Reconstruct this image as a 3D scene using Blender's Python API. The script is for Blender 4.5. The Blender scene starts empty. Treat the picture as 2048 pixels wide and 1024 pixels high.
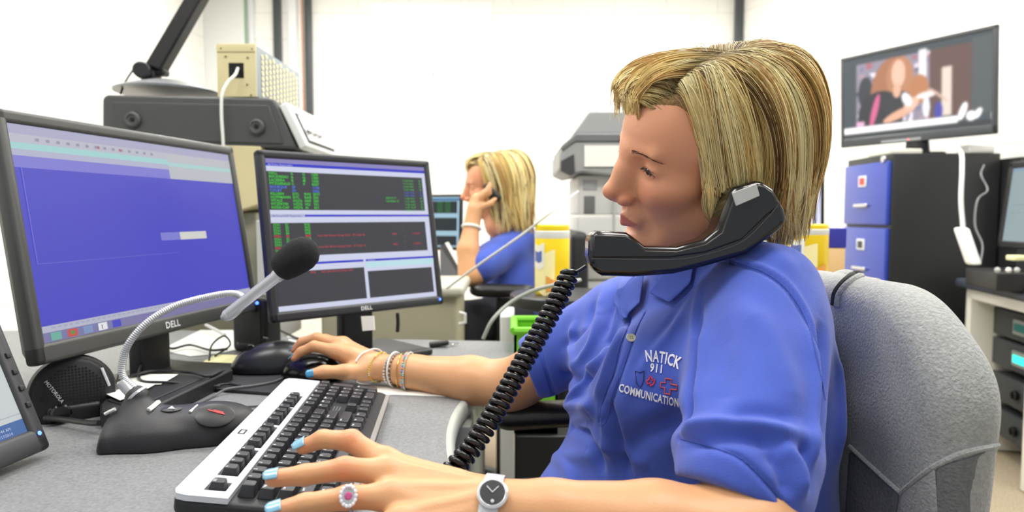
import bpy, math, random
import numpy as np
from mathutils import Vector, Matrix
from mathutils.bvhtree import BVHTree
random.seed(7)
rng = np.random.default_rng(7)
SC = bpy.context.scene
COL = SC.collection
# ---------------------------------------------------------------- camera, world, lights, exposure
FPX = 24.0 / 36.0 * 2048
TH = math.atan(83 / FPX)
CAMP = np.array([0, 0, 1.05])
CF = np.array([0, math.cos(TH), -math.sin(TH)]); CU = np.array([0, math.sin(TH), math.cos(TH)]); CR = np.array([1.0, 0, 0])
cd = bpy.data.cameras.new('camera'); cam = bpy.data.objects.new('camera', cd); COL.objects.link(cam)
cd.lens = 24; cd.sensor_width = 36; cd.sensor_fit = 'HORIZONTAL'; cd.clip_start = 0.02; cd.clip_end = 60
cam.location = CAMP; cam.rotation_euler = (math.pi / 2 - TH, 0, 0)
cd.dof.use_dof = True; cd.dof.focus_distance = 0.80; cd.dof.aperture_fstop = 5.0
SC.camera = cam
w = bpy.data.worlds.new('world'); SC.world = w; w.use_nodes = True
w.node_tree.nodes['Background'].inputs[0].default_value = (0.93, 0.97, 1.0, 1); w.node_tree.nodes['Background'].inputs[1].default_value = 0.6
SC.view_settings.view_transform = 'Standard'; SC.view_settings.look = 'None'; SC.view_settings.gamma = 1
SC.view_settings.exposure = 0.12
# ceiling troffers: (x, y, length along x, watts)
TROFFERS = [(-1.2, 0.5, 1.2, 21), (0.5, 0.7, 1.2, 24), (-1.2, 2.3, 1.2, 26), (0.7, 2.3, 1.2, 26), (-1.1, 4.2, 1.2, 34), (0.9, 4.2, 1.2, 34), (2.3, 3.0, 1.2, 26), (2.2, 1.2, 1.2, 22)]
CEIL = 2.95
def area(name, loc, size, power, color):
    l = bpy.data.lights.new(name, 'AREA'); l.shape = 'RECTANGLE'; l.size = size[0]; l.size_y = size[1]; l.energy = power; l.color = color
    o = bpy.data.objects.new(name, l); o.location = loc; COL.objects.link(o); return o
for (x, y, L, wt) in TROFFERS:
    area('troffer_lamp', (x, y, CEIL - 0.06), (L, 0.55), wt, (1.0, 0.98, 0.95))

def P(px, py, d): return CAMP + d * (CF + (px - 1024) / FPX * CR + (512 - py) / FPX * CU)
def D(px, py, z):
    r = CF + (px - 1024) / FPX * CR + (512 - py) / FPX * CU
    return CAMP + r * ((z - CAMP[2]) / r[2])
def Y(px, py, y):
    r = CF + (px - 1024) / FPX * CR + (512 - py) / FPX * CU
    return CAMP + r * (y / r[1])
# ---------------------------------------------------------------- materials
def lin(h):
    if not isinstance(h, str): return tuple(h) + (1,)
    v = [int(h[i:i + 2], 16) / 255 for i in (0, 2, 4)]
    return tuple((c / 12.92 if c <= .04045 else ((c + .055) / 1.055) ** 2.4) for c in v) + (1,)
_M = {}
def mat(name, col='808080', rough=.5, metal=0, bump=0, bscale=200, var=0, vscale=8, sub=0, spec=.5, coat=0, col2=None, emit=0, sheen=0):
    if name in _M: return _M[name]
    m = bpy.data.materials.new(name); m.use_nodes = True; _M[name] = m
    nt = m.node_tree; b = nt.nodes['Principled BSDF']; N = nt.nodes.new; K = nt.links.new
    b.inputs['Base Color'].default_value = lin(col); b.inputs['Roughness'].default_value = rough; b.inputs['Metallic'].default_value = metal
    b.inputs['Specular IOR Level'].default_value = spec
    if coat: b.inputs['Coat Weight'].default_value = coat
    if sheen: b.inputs['Sheen Weight'].default_value = sheen; b.inputs['Sheen Roughness'].default_value = .5
    if sub:
        b.inputs['Subsurface Weight'].default_value = sub; b.inputs['Subsurface Radius'].default_value = (1, .35, .2); b.inputs['Subsurface Scale'].default_value = .006
    tc = N('ShaderNodeTexCoord')
    if var:
        n = N('ShaderNodeTexNoise'); n.inputs['Scale'].default_value = vscale; n.inputs['Detail'].default_value = 6; K(tc.outputs['Object'], n.inputs['Vector'])
        r = N('ShaderNodeMapRange'); r.inputs[1].default_value = .3; r.inputs[2].default_value = .7; K(n.outputs[0], r.inputs[0])
        mx = N('ShaderNodeMix'); mx.data_type = 'RGBA'
        c = lin(col); c2 = lin(col2) if col2 else tuple(min(1, x * (1 + var)) for x in c[:3]) + (1,)
        c1 = c if col2 else tuple(x * (1 - var) for x in c[:3]) + (1,)
        mx.inputs[6].default_value = c1; mx.inputs[7].default_value = c2; K(r.outputs[0], mx.inputs[0]); K(mx.outputs[2], b.inputs['Base Color'])
    if bump:
        n2 = N('ShaderNodeTexNoise'); n2.inputs['Scale'].default_value = bscale; n2.inputs['Detail'].default_value = 3; K(tc.outputs['Object'], n2.inputs['Vector'])
        bp = N('ShaderNodeBump'); bp.inputs['Strength'].default_value = bump; bp.inputs['Distance'].default_value = .002; K(n2.outputs[0], bp.inputs['Height']); K(bp.outputs[0], b.inputs['Normal'])
    if emit:
        b.inputs['Emission Color'].default_value = lin(col); b.inputs['Emission Strength'].default_value = emit
    return m
def screen_mat(name, col, emit=.8):
    m = mat(name, col, rough=.35, emit=emit, spec=.25)
    m.node_tree.nodes['Principled BSDF'].inputs['Base Color'].default_value = (.01, .01, .012, 1)
    return m
def attr_mat(name, attr='col', rough=.5, emit=0, spec=.5, base_black=False, sub=0, bump=0, bscale=300, coat=0):
    if name in _M: return _M[name]
    m = bpy.data.materials.new(name); m.use_nodes = True; _M[name] = m
    nt = m.node_tree; b = nt.nodes['Principled BSDF']; a = nt.nodes.new('ShaderNodeAttribute'); a.attribute_name = attr
    b.inputs['Roughness'].default_value = rough; b.inputs['Specular IOR Level'].default_value = spec
    if coat: b.inputs['Coat Weight'].default_value = coat
    if emit:
        nt.links.new(a.outputs['Color'], b.inputs['Emission Color']); b.inputs['Emission Strength'].default_value = emit
        b.inputs['Base Color'].default_value = (.01, .01, .012, 1)
    else: nt.links.new(a.outputs['Color'], b.inputs['Base Color'])
    if sub:
        b.inputs['Subsurface Weight'].default_value = sub; b.inputs['Subsurface Radius'].default_value = (1, .35, .2); b.inputs['Subsurface Scale'].default_value = .006
    if bump:
        tc = nt.nodes.new('ShaderNodeTexCoord'); n2 = nt.nodes.new('ShaderNodeTexNoise'); n2.inputs['Scale'].default_value = bscale; n2.inputs['Detail'].default_value = 4; nt.links.new(tc.outputs['Object'], n2.inputs['Vector'])
        bp = nt.nodes.new('ShaderNodeBump'); bp.inputs['Strength'].default_value = bump; bp.inputs['Distance'].default_value = .002; nt.links.new(n2.outputs[0], bp.inputs['Height']); nt.links.new(bp.outputs[0], b.inputs['Normal'])
    return m
# ---------------------------------------------------------------- mesh builder
def V(*a): return np.array(a, float)
def nrm(v): v = np.asarray(v, float); return v / (np.linalg.norm(v) + 1e-12)
class MB:
    def __init__(s): s.v = []; s.f = []; s.mi = []; s.mats = []; s.n = 0
    def m(s, mt):
        if mt not in s.mats: s.mats.append(mt)
        return s.mats.index(mt)
    def add(s, vs, fs, mt=None):
        i = s.m(mt) if mt else 0
        vs = np.asarray(vs, float).reshape(-1, 3); s.v.append(vs)
        for f in fs: s.f.append(tuple(int(q) + s.n for q in f)); s.mi.append(i)
        s.n += len(vs); return s
    def box(s, c, size, ax=None, mt=None, taper=1.0, bev=0):
        # ax: three axis vectors; bev: chamfered (12-edge) box
        ax = np.eye(3) if ax is None else np.array([nrm(a) for a in ax]); hx, hy, hz = [q / 2 for q in size]
        if bev <= 0:
            vs = [(x * (taper if z > 0 else 1), y * (taper if z > 0 else 1), z) for z in (-hz, hz) for x, y in ((-hx, -hy), (hx, -hy), (hx, hy), (-hx, hy))]
            fs = [(3, 2, 1, 0), (4, 5, 6, 7), (0, 1, 5, 4), (1, 2, 6, 5), (2, 3, 7, 6), (3, 0, 4, 7)]
            return s.add(np.asarray(c) + np.array(vs) @ ax, fs, mt)
        b = min(bev, hx * .9, hy * .9, hz * .9); S = 3
        ring = []
        for cx, cy, a0 in ((hx - b, hy - b, 0), (-hx + b, hy - b, 90), (-hx + b, -hy + b, 180), (hx - b, -hy + b, 270)):
            for k in range(S + 1):
                a = math.radians(a0 + 90 * k / S); ring.append((cx, cy, math.cos(a), math.sin(a)))
        vs = []; n = len(ring); lay = []
        for k in range(S + 1): a = math.radians(-90 + 90 * k / S); lay.append((b * math.cos(a), -hz + b + b * math.sin(a)))
        for k in range(S + 1): a = math.radians(90 * k / S); lay.append((b * math.cos(a), hz - b + b * math.sin(a)))
        for rr, z in lay:
            for cx, cy, ca, sa in ring: vs.append((cx + rr * ca, cy + rr * sa, z))
        fs = []
        for l in range(len(lay) - 1):
            for i in range(n): j = (i + 1) % n; fs.append((l * n + i, l * n + j, (l + 1) * n + j, (l + 1) * n + i))
        fs.append(tuple(range(n))[::-1]); fs.append(tuple((len(lay) - 1) * n + i for i in range(n)))
        return s.add(np.asarray(c) + np.array(vs) @ ax, fs, mt)
    def prism(s, poly, a, mt=None, cap=True):
        # poly: list of 3D points; extruded by vector a
        p = np.asarray(poly, float); n = len(p); vs = np.vstack([p, p + np.asarray(a)])
        fs = [(i, (i + 1) % n, n + (i + 1) % n, n + i) for i in range(n)]
        if cap: fs += [tuple(range(n))[::-1], tuple(range(n, 2 * n))]
        return s.add(vs, fs, mt)
    def tube(s, pts, r, seg=8, mt=None, caps=True, closed=False):
        pts = np.asarray(pts, float); n = len(pts); r = np.broadcast_to(np.asarray(r, float), (n,))
        if closed: T = np.roll(pts, -1, 0) - np.roll(pts, 1, 0)
        else: T = np.gradient(pts, axis=0)
        T /= np.linalg.norm(T, axis=1)[:, None] + 1e-12
        up = V(0, 0, 1) if abs(T[0][2]) < .9 else V(1, 0, 0); N0 = nrm(np.cross(T[0], up)); vs = []
        an = np.arange(seg) * 2 * math.pi / seg
        for i in range(n):
            N0 = nrm(N0 - T[i] * (N0 @ T[i])); B = np.cross(T[i], N0)
            vs.append(pts[i] + r[i] * (np.cos(an)[:, None] * N0 + np.sin(an)[:, None] * B))
        fs = []
        for i in range(n if closed else n - 1):
            i2 = (i + 1) % n
            for k in range(seg): j = (k + 1) % seg; fs.append((i * seg + k, i * seg + j, i2 * seg + j, i2 * seg + k))
        if caps and not closed: fs += [tuple(range(seg))[::-1], tuple((n - 1) * seg + k for k in range(seg))]
        return s.add(np.vstack(vs), fs, mt)
    def lathe(s, c, prof, ax=(0, 0, 1), seg=32, mt=None, sx=1, sy=1, xdir=None):
        ax = nrm(ax); x = np.asarray(xdir, float) if xdir is not None else (V(1, 0, 0) if abs(ax[0]) < .9 else V(0, 1, 0))
        x = nrm(x - ax * (x @ ax)); y = np.cross(ax, x); vs = []; n = len(prof)
        for r, h in prof:
            for k in range(seg): a = 2 * math.pi * k / seg; vs.append(np.asarray(c) + ax * h + x * (r * sx * math.cos(a)) + y * (r * sy * math.sin(a)))
        fs = []
        for i in range(n - 1):
            for k in range(seg): j = (k + 1) % seg; fs.append((i * seg + k, i * seg + j, (i + 1) * seg + j, (i + 1) * seg + k))
        fs += [tuple(range(seg))[::-1], tuple((n - 1) * seg + k for k in range(seg))]
        return s.add(vs, fs, mt)
    def ball(s, c, r, mt=None, seg=16, ax=None):
        r = (r, r, r) if np.isscalar(r) else r; ax = np.eye(3) if ax is None else np.array(ax); vs = []; n = seg // 2
        for i in range(1, n):
            t = math.pi * i / n
            for k in range(seg): a = 2 * math.pi * k / seg; vs.append((r[0] * math.sin(t) * math.cos(a), r[1] * math.sin(t) * math.sin(a), r[2] * math.cos(t)))
        vs += [(0, 0, r[2]), (0, 0, -r[2])]; m = (n - 1) * seg; fs = []
        for i in range(n - 2):
            for k in range(seg): j = (k + 1) % seg; fs.append((i * seg + k, (i + 1) * seg + k, (i + 1) * seg + j, i * seg + j))
        for k in range(seg): j = (k + 1) % seg; fs += [(k, j, m), ((n - 2) * seg + j, (n - 2) * seg + k, m + 1)]
        return s.add(np.asarray(c) + np.array(vs) @ ax, fs, mt)
    def quad(s, o, ex, ey, mt=None):
        o = np.asarray(o, float); return s.add([o, o + ex, o + ex + ey, o + ey], [(0, 1, 2, 3)], mt)
    def text(s, txt, o, ex, ey, size, mt=None, bold=False, align='L', off=0, depth=0, arc=None):
        ex, ey = nrm(ex), nrm(ey); ez = np.cross(ex, ey); W = twidth(txt, bold) * size
        x = -W / 2 if align == 'C' else (-W if align == 'R' else 0)
        for ch in txt:
            g = GL.get((ch, bold))
            if g is None: x += size * .32; continue
            vs, fs, adv = g; q = np.array(vs) * size; qx = q[:, 0] + x; qy = q[:, 1]
            if arc:
                a = qx / arc; R = arc + qy; qx2 = R * np.sin(a); qy = R * np.cos(a) - arc; qx = qx2
            vs3 = np.asarray(o) + qx[:, None] * ex + qy[:, None] * ey + ez * off
            if depth:
                n = len(vs3); s.add(vs3 + ez * depth, fs, mt)
            else: s.add(vs3, fs, mt)
            x += adv * size
        return s
    def build(s, name, parent=None, mt=None, smooth=35, bevel=0, solid=0, subsurf=0, cls=None):
        me = bpy.data.meshes.new(name); vs = np.vstack(s.v) if s.v else np.zeros((0, 3))
        off = wl(parent) if parent is not None else np.zeros(3)
        me.from_pydata((vs - off).tolist(), [], s.f); me.update()
        for q in (s.mats or [mt]):
            if q: me.materials.append(q)
        if s.mats: me.polygons.foreach_set('material_index', s.mi)
        if smooth:
            me.polygons.foreach_set('use_smooth', [True] * len(me.polygons))
            me.set_sharp_from_angle(angle=math.radians(smooth))
        o = bpy.data.objects.new(name, me); COL.objects.link(o)
        if parent is not None: o.parent = parent
        if solid: q = o.modifiers.new('s', 'SOLIDIFY'); q.thickness = solid; q.offset = 0
        if subsurf: q = o.modifiers.new('u', 'SUBSURF'); q.levels = subsurf; q.render_levels = subsurf
        if bevel: q = o.modifiers.new('b', 'BEVEL'); q.width = bevel; q.segments = 2; q.limit_method = 'ANGLE'; q.angle_limit = math.radians(40); q.use_clamp_overlap = True
        return o
def wl(o):
    l = np.zeros(3)
    while o is not None: l = l + np.array(o.location); o = o.parent
    return l
def thing(name, label, cat, loc=(0, 0, 0), group=None):
    o = bpy.data.objects.new(name, None); o.location = loc; o.empty_display_size = .05; COL.objects.link(o); return tag(o, label, cat, group)
def tag(o, label, cat, group=None):
    o['label'] = label; o['category'] = cat
    if group: o['group'] = group
    return o
def struct(o): o['kind'] = 'structure'; return o
def rawmesh(name, vs, fs, mt, parent=None, cols=None, smooth=True, matidx=None):
    off = wl(parent) if parent is not None else np.zeros(3)
    me = bpy.data.meshes.new(name); vs = np.asarray(vs, np.float32) - off.astype(np.float32); fs = np.asarray(fs, np.int32)
    me.vertices.add(len(vs)); me.vertices.foreach_set('co', vs.ravel()); k = fs.shape[1]
    me.loops.add(fs.size); me.loops.foreach_set('vertex_index', fs.ravel()); me.polygons.add(len(fs))
    me.polygons.foreach_set('loop_start', np.arange(0, fs.size, k, dtype=np.int32))
    me.polygons.foreach_set('loop_total', np.full(len(fs), k, np.int32))
    me.update(calc_edges=True); me.validate()
    me.polygons.foreach_set('use_smooth', [smooth] * len(me.polygons))
    for q in (mt if isinstance(mt, list) else [mt]): me.materials.append(q)
    if matidx is not None: me.polygons.foreach_set('material_index', np.asarray(matidx, np.int32))
    if cols is not None:
        a = me.color_attributes.new('col', 'FLOAT_COLOR', 'POINT'); c = np.ones((len(vs), 4), np.float32); c[:, :3] = cols; a.data.foreach_set('color', c.ravel())
    o = bpy.data.objects.new(name, me); COL.objects.link(o)
    if parent is not None: o.parent = parent
    return o
def spline(pts, n=40):
    p = np.asarray(pts, float); m = len(p)
    if m < 3: t = np.linspace(0, 1, n)[:, None]; return p[0] * (1 - t) + p[-1] * t
    q = np.vstack([2 * p[0] - p[1], p, 2 * p[-1] - p[-2]]); out = []
    for t in np.linspace(0, m - 1 - 1e-9, n):
        i = int(t); u = t - i; a, b, c, d = q[i:i + 4]
        out.append(.5 * ((2 * b) + (c - a) * u + (2 * a - 5 * b + 4 * c - d) * u * u + (3 * b - a - 3 * c + d) * u ** 3))
    return np.array(out)
# glyph cache: the built-in font, one outline per character
GL = {}
def cache_glyphs(chars):
    tmp = []
    for bold in (False, True):
        for ch in chars:
            for k, body in enumerate((ch, ch + 'I', 'I')):
                c = bpy.data.curves.new('g', 'FONT'); c.body = body; c.size = 1; c.resolution_u = 2; c.offset = .022 if bold else 0
                o = bpy.data.objects.new('g', c); COL.objects.link(o); tmp.append((ch, bold, k, o))
    bpy.context.view_layer.update(); dg = bpy.context.evaluated_depsgraph_get(); mx = {}
    for ch, bold, k, o in tmp:
        me = bpy.data.meshes.new_from_object(o.evaluated_get(dg)); vs = np.array([v.co[:] for v in me.vertices]).reshape(-1, 3)
        if k == 0: GL[(ch, bold)] = [vs[:, :2], [tuple(p.vertices) for p in me.polygons], 0]
        mx[(ch, bold, k)] = vs[:, 0].max() if len(vs) else 0
        bpy.data.meshes.remove(me)
    for ch, bold, k, o in tmp:
        if k == 0: GL[(ch, bold)][2] = mx[(ch, bold, 1)] - mx[(ch, bold, 2)] + (.03 if bold else 0)
    for ch, bold, k, o in tmp:
        c = o.data; bpy.data.objects.remove(o); bpy.data.curves.remove(c)
cache_glyphs('ABCDEFGHIJKLMNOPQRSTUVWXYZ0123456789abcdefghijklmnopqrstuvwxyz-/:.')
def twidth(t, bold=False): return sum(GL[(c, bold)][2] if (c, bold) in GL else .32 for c in t)
# ---------------------------------------------------------------- signed distance modelling
class SDF:
    def __init__(s, lo, hi, h):
        s.lo = np.array(lo, float); s.h = h; n = np.ceil((np.array(hi) - s.lo) / h).astype(int) + 1; s.n = n
        s.ax = [(s.lo[i] + h * np.arange(n[i])).astype(np.float32) for i in range(3)]
        s.F = np.full(n, 1.0, np.float32)
    def op(s, fn, lo, hi, k=0, mode='u'):
        m = k + 3 * s.h; sl = []
        for i in range(3):
            a = int(max(0, np.floor((min(lo[i], hi[i]) - m - s.lo[i]) / s.h))); b = int(min(s.n[i], np.ceil((max(lo[i], hi[i]) + m - s.lo[i]) / s.h) + 1))
            if b <= a: return s
            sl.append(slice(a, b))
        X = s.ax[0][sl[0]][:, None, None]; Yy = s.ax[1][sl[1]][None, :, None]; Z = s.ax[2][sl[2]][None, None, :]
        d = fn(X, Yy, Z).astype(np.float32); f = s.F[tuple(sl)]
        if mode == 'u':
            r = np.minimum(f, d)
            if k > 0: hh = np.maximum(k - np.abs(f - d), 0); r -= hh * hh / (4 * k)
        elif mode == 's':
            d = -d; r = np.maximum(f, d)
            if k > 0: hh = np.maximum(k - np.abs(f - d), 0); r += hh * hh / (4 * k)
        s.F[tuple(sl)] = r; return s
    def cone(s, a, b, ra, rb=None, k=.01, mode='u', flat=None):
        rb = ra if rb is None else rb; a = np.asarray(a, float); b = np.asarray(b, float); R = max(ra, rb); ab = b - a; L = max(ab @ ab, 1e-12)
        def fn(X, Yy, Z):
            x, y, z = X - a[0], Yy - a[1], Z - a[2]
            t = np.clip((x * ab[0] + y * ab[1] + z * ab[2]) / L, 0, 1)
            x, y, z = x - t * ab[0], y - t * ab[1], z - t * ab[2]
            if flat is not None:
                n, q = flat; dd = (x * n[0] + y * n[1] + z * n[2]) * (1 / q - 1); x, y, z = x + n[0] * dd, y + n[1] * dd, z + n[2] * dd
                return (np.sqrt(x * x + y * y + z * z) - (ra + t * (rb - ra))) * (q * .5 + .5 if q < 1 else 1)
            return np.sqrt(x * x + y * y + z * z) - (ra + t * (rb - ra))
        return s.op(fn, np.minimum(a, b) - R, np.maximum(a, b) + R, k, mode)
    def ell(s, c, r, k=.01, mode='u', ax=None):
        c = np.asarray(c, float); A = np.eye(3) if ax is None else np.array([nrm(q) for q in ax]); R = max(r)
        def fn(X, Yy, Z):
            x, y, z = X - c[0], Yy - c[1], Z - c[2]; q = [x * A[i][0] + y * A[i][1] + z * A[i][2] for i in range(3)]
            k0 = np.sqrt(sum((q[i] / r[i]) ** 2 for i in range(3))) + 1e-9; k1 = np.sqrt(sum((q[i] / r[i] ** 2) ** 2 for i in range(3))) + 1e-9
            return k0 * (k0 - 1) / k1
        return s.op(fn, c - R, c + R, k, mode)
    def box(s, c, half, rad=.005, k=0, mode='u', ax=None):
        c = np.asarray(c, float); A = np.eye(3) if ax is None else np.array([nrm(q) for q in ax]); R = float(np.linalg.norm(half))
        def fn(X, Yy, Z):
            x, y, z = X - c[0], Yy - c[1], Z - c[2]; q = [np.abs(x * A[i][0] + y * A[i][1] + z * A[i][2]) - (half[i] - rad) for i in range(3)]
            o = np.sqrt(sum(np.maximum(e, 0) ** 2 for e in q)); return o + np.minimum(np.maximum(np.maximum(q[0], q[1]), q[2]), 0) - rad
        return s.op(fn, c - R, c + R, k, mode)
    def chain(s, pts, rs, k=.006, flat=None):
        for i in range(len(pts) - 1): s.cone(pts[i], pts[i + 1], rs[i], rs[i + 1], k, flat=flat)
        return s
    def cut(s, p, n, k=0):   # remove the side the normal points to
        n = nrm(n); p = np.asarray(p, float)
        return s.op(lambda X, Yy, Z: -((X - p[0]) * n[0] + (Yy - p[1]) * n[1] + (Z - p[2]) * n[2]), s.lo, s.lo + s.n * s.h, k, 's')
    def mesh(s, relax=1):
        F = s.F; F[0], F[-1] = 1, 1; F[:, 0], F[:, -1] = 1, 1; F[:, :, 0], F[:, :, -1] = 1, 1
        S = F < 0; nx, ny, nz = F.shape
        cnt = np.zeros((nx - 1, ny - 1, nz - 1), np.int8)
        for i in (0, 1):
            for j in (0, 1):
                for k in (0, 1): cnt += S[i:nx - 1 + i, j:ny - 1 + j, k:nz - 1 + k]
        idx = np.argwhere((cnt > 0) & (cnt < 8)); N = len(idx); cm = np.full(cnt.shape, -1, np.int32); cm[tuple(idx.T)] = np.arange(N)
        cor = [(i, j, k) for i in (0, 1) for j in (0, 1) for k in (0, 1)]; val = np.stack([F[idx[:, 0] + a, idx[:, 1] + b, idx[:, 2] + c] for a, b, c in cor], 1)
        acc = np.zeros((N, 3)); num = np.zeros(N)
        for p in range(8):
            for q in range(p + 1, 8):
                if sum(abs(cor[p][t] - cor[q][t]) for t in range(3)) != 1: continue
                a, b = val[:, p], val[:, q]; cr = (a < 0) != (b < 0); t = np.where(cr, a / np.where(cr, a - b, 1), 0)
                pt = np.array(cor[p]) + t[:, None] * (np.array(cor[q]) - np.array(cor[p])); acc += pt * cr[:, None]; num += cr
        vs = s.lo + s.h * (idx + acc / num[:, None]); fs = []
        for ax in range(3):
            a, b = [(1, 2), (2, 0), (0, 1)][ax]; sl0 = [slice(None)] * 3; sl1 = [slice(None)] * 3
            sl0[ax] = slice(0, -1); sl1[ax] = slice(1, None); s0, s1 = S[tuple(sl0)], S[tuple(sl1)]; e = np.argwhere(s0 != s1)
            e = e[(e[:, a] > 0) & (e[:, b] > 0)]; ea = np.zeros(3, int); ea[a] = 1; eb = np.zeros(3, int); eb[b] = 1
            inside0 = s0[tuple(e.T)]; q = np.stack([cm[tuple((e - ea - eb).T)], cm[tuple((e - eb).T)], cm[tuple(e.T)], cm[tuple((e - ea).T)]], 1)
            q[~inside0] = q[~inside0][:, ::-1]; fs.append(q)
        fs = np.vstack(fs); fs = fs[(fs >= 0).all(1)]
        for _ in range(relax):
            acc = np.zeros((N, 3)); num = np.zeros(N)
            for i in range(4):
                for j in ((i + 1) % 4, (i + 3) % 4): np.add.at(acc, fs[:, i], vs[fs[:, j]]); np.add.at(num, fs[:, i], 1)
            vs = vs * .4 + .6 * acc / num[:, None]
        return vs, fs
def vnormals(vs, fs):
    n = np.cross(vs[fs[:, 2]] - vs[fs[:, 0]], vs[fs[:, 3]] - vs[fs[:, 1]]); N = np.zeros_like(vs)
    for i in range(4): np.add.at(N, fs[:, i], n)
    return N / (np.linalg.norm(N, axis=1)[:, None] + 1e-12)
# handy materials
BLK = mat('black_plastic', '1b1b1d', .45, bump=.12, bscale=900); BLKG = mat('gloss_black_plastic', '0c0c0e', .18); DGR = mat('dark_grey_plastic', '4a4b4b', .5, bump=.15, bscale=900)
CHAR = mat('charcoal_bezel', '3b3c3f', .42, bump=.1, bscale=1200); SIL = mat('silver_plastic', 'd6d8dd', .35); CHR = mat('chrome', 'd8d8da', .18, 1)
WHT = mat('white_plastic', 'e9e9e4', .4); BEI = mat('beige_metal', 'd6cb9c', .5, var=.04); GRY = mat('light_grey_plastic', 'b9bab8', .5)
PAPER = mat('white_paper', 'eeede6', .8); RUB = mat('rubber_black', '141416', .6)
LED = mat('blue_light', '3a5cff', emit=6); 
# ================================================================ THE ROOM
DESK = .745
def wall_mat(name='painted_block', ax='XZ'):
    m = mat(name, 'f3f2ec', .6); nt = m.node_tree; b = nt.nodes['Principled BSDF']; N = nt.nodes.new; K = nt.links.new
    tc = N('ShaderNodeTexCoord'); sp = N('ShaderNodeSeparateXYZ'); cb = N('ShaderNodeCombineXYZ'); K(tc.outputs['Object'], sp.inputs[0])
    K(sp.outputs[0 if ax == 'XZ' else 1], cb.inputs[0]); K(sp.outputs[2], cb.inputs[1])
    br = N('ShaderNodeTexBrick'); K(cb.outputs[0], br.inputs['Vector']); br.inputs['Scale'].default_value = 1; br.inputs['Mortar Size'].default_value = .004
    br.inputs['Brick Width'].default_value = .406; br.inputs['Row Height'].default_value = .203; br.inputs['Mortar Smooth'].default_value = .6
    br.inputs[1].default_value = lin('f4f3ee'); br.inputs[2].default_value = lin('f2f1eb'); br.inputs[3].default_value = lin('dcdbd3'); K(br.outputs[0], b.inputs['Base Color'])
    bp = N('ShaderNodeBump'); bp.inputs['Strength'].default_value = .3; bp.inputs['Distance'].default_value = -.002; K(br.outputs[1], bp.inputs['Height']); K(bp.outputs[0], b.inputs['Normal'])
    return m
WM = wall_mat(); WMY = wall_mat('painted_block_side', 'YZ')
YB = 5.5; XL = -2.43; XC = 1.80
rdir = nrm(V(.39, -.92, 0))
FLM = mat('carpet', 'a89a82', .95, bump=.8, bscale=500, var=.35, vscale=160)
struct(MB().box((0.5, 1.5, -.05), (9, 9, .1)).build('floor', mt=FLM))
struct(MB().box((XC / 2 + XL / 2, YB + .06, 1.5), (XC - XL + .2, .12, 3)).build('wall_back', mt=WM))
struct(MB().box((XL - .06, 2.4, 1.5), (.12, 6.3, 3)).build('wall_left', mt=WMY))
L_ = 4.6; rc = V(XC, YB, 0) + rdir * L_ / 2; rn = V(-rdir[1], rdir[0], 0) * 1.0
if rn @ V(1, 0, 0) < 0: rn = -rn
struct(MB().box(rc + rn * .06 + V(0, 0, 1.5), (L_, .12, 3), ax=(rdir, rn, (0, 0, 1))).build('wall_right', mt=WMY))
struct(MB().box((0.5, 2.3, CEIL + .05), (9, 7, .1)).build('ceiling', mt=mat('ceiling_tile', 'eeeeea', .9)))
for (x, y, L, wt) in TROFFERS:
    t = thing('ceiling_light', 'recessed white fluorescent ceiling fixture with glowing diffuser above the room', 'light', (x, y, CEIL), 'ceiling lights')
    fr = MB()
    for sx in (-1, 1): fr.box((x + sx * (L / 2 + .02), y, CEIL - .02), (.04, .65, .04))
    for sy in (-1, 1): fr.box((x, y + sy * .3, CEIL - .02), (L, .04, .04))
    fr.build('frame', t, WHT); MB().box((x, y, CEIL - .012), (L, .56, .015)).build('diffuser', t, mat('diffuser', 'ffffff', emit=2.5))
# wall channels left of the map: (px, width, colour)
def wall_strip(name, px, w, dpt, col, z0, z1, label, cat, m=None, px1=None):
    p = Y(px, 300, YB - dpt / 2 - .002); o = MB().box((p[0], p[1], (z0 + z1) / 2), (w, dpt, z1 - z0), bev=.004).build(name, mt=m or mat(name + col, col, .4)); return tag(o, label, cat)
wall_strip('wall_channel', 560, .060, .04, '3f4446', 1.15, 2.9, 'dark grey vertical wall channel behind the beige power supply', 'channel')
wall_strip('wall_channel', 621, .052, .05, '3f4446', 1.05, 2.9, 'dark grey vertical wall channel beside the orange cable', 'channel')
wall_strip('cable_cover', 590, .07, .03, 'e4e6e6', 1.05, 2.9, 'white ribbed cable cover between the two dark wall channels', 'conduit')
wall_strip('cable', 609, .012, .012, 'd58c5a', 1.15, 2.9, 'thin orange cable running down the wall beside the dark channel', 'cable')
wall_strip('conduit', 497, .014, .02, '8fb496', 1.5, 2.9, 'thin green conduit on the wall above the beige power supply', 'conduit')
wall_strip('conduit', 509, .035, .03, 'dfe3e6', 1.5, 2.9, 'pale grey double conduit on the wall right of the thin green one', 'conduit')
wall_strip('wall_channel', 1472, .055, .06, '3f4446', .4, 2.9, 'dark vertical channel in the wall corner above the blonde hair', 'channel')
wall_strip('wall_panel', 455, .32, .02, 'e3e5e2', 1.0, 2.9, 'tall pale panel standing against the wall left of the green conduit', 'panel')
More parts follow.
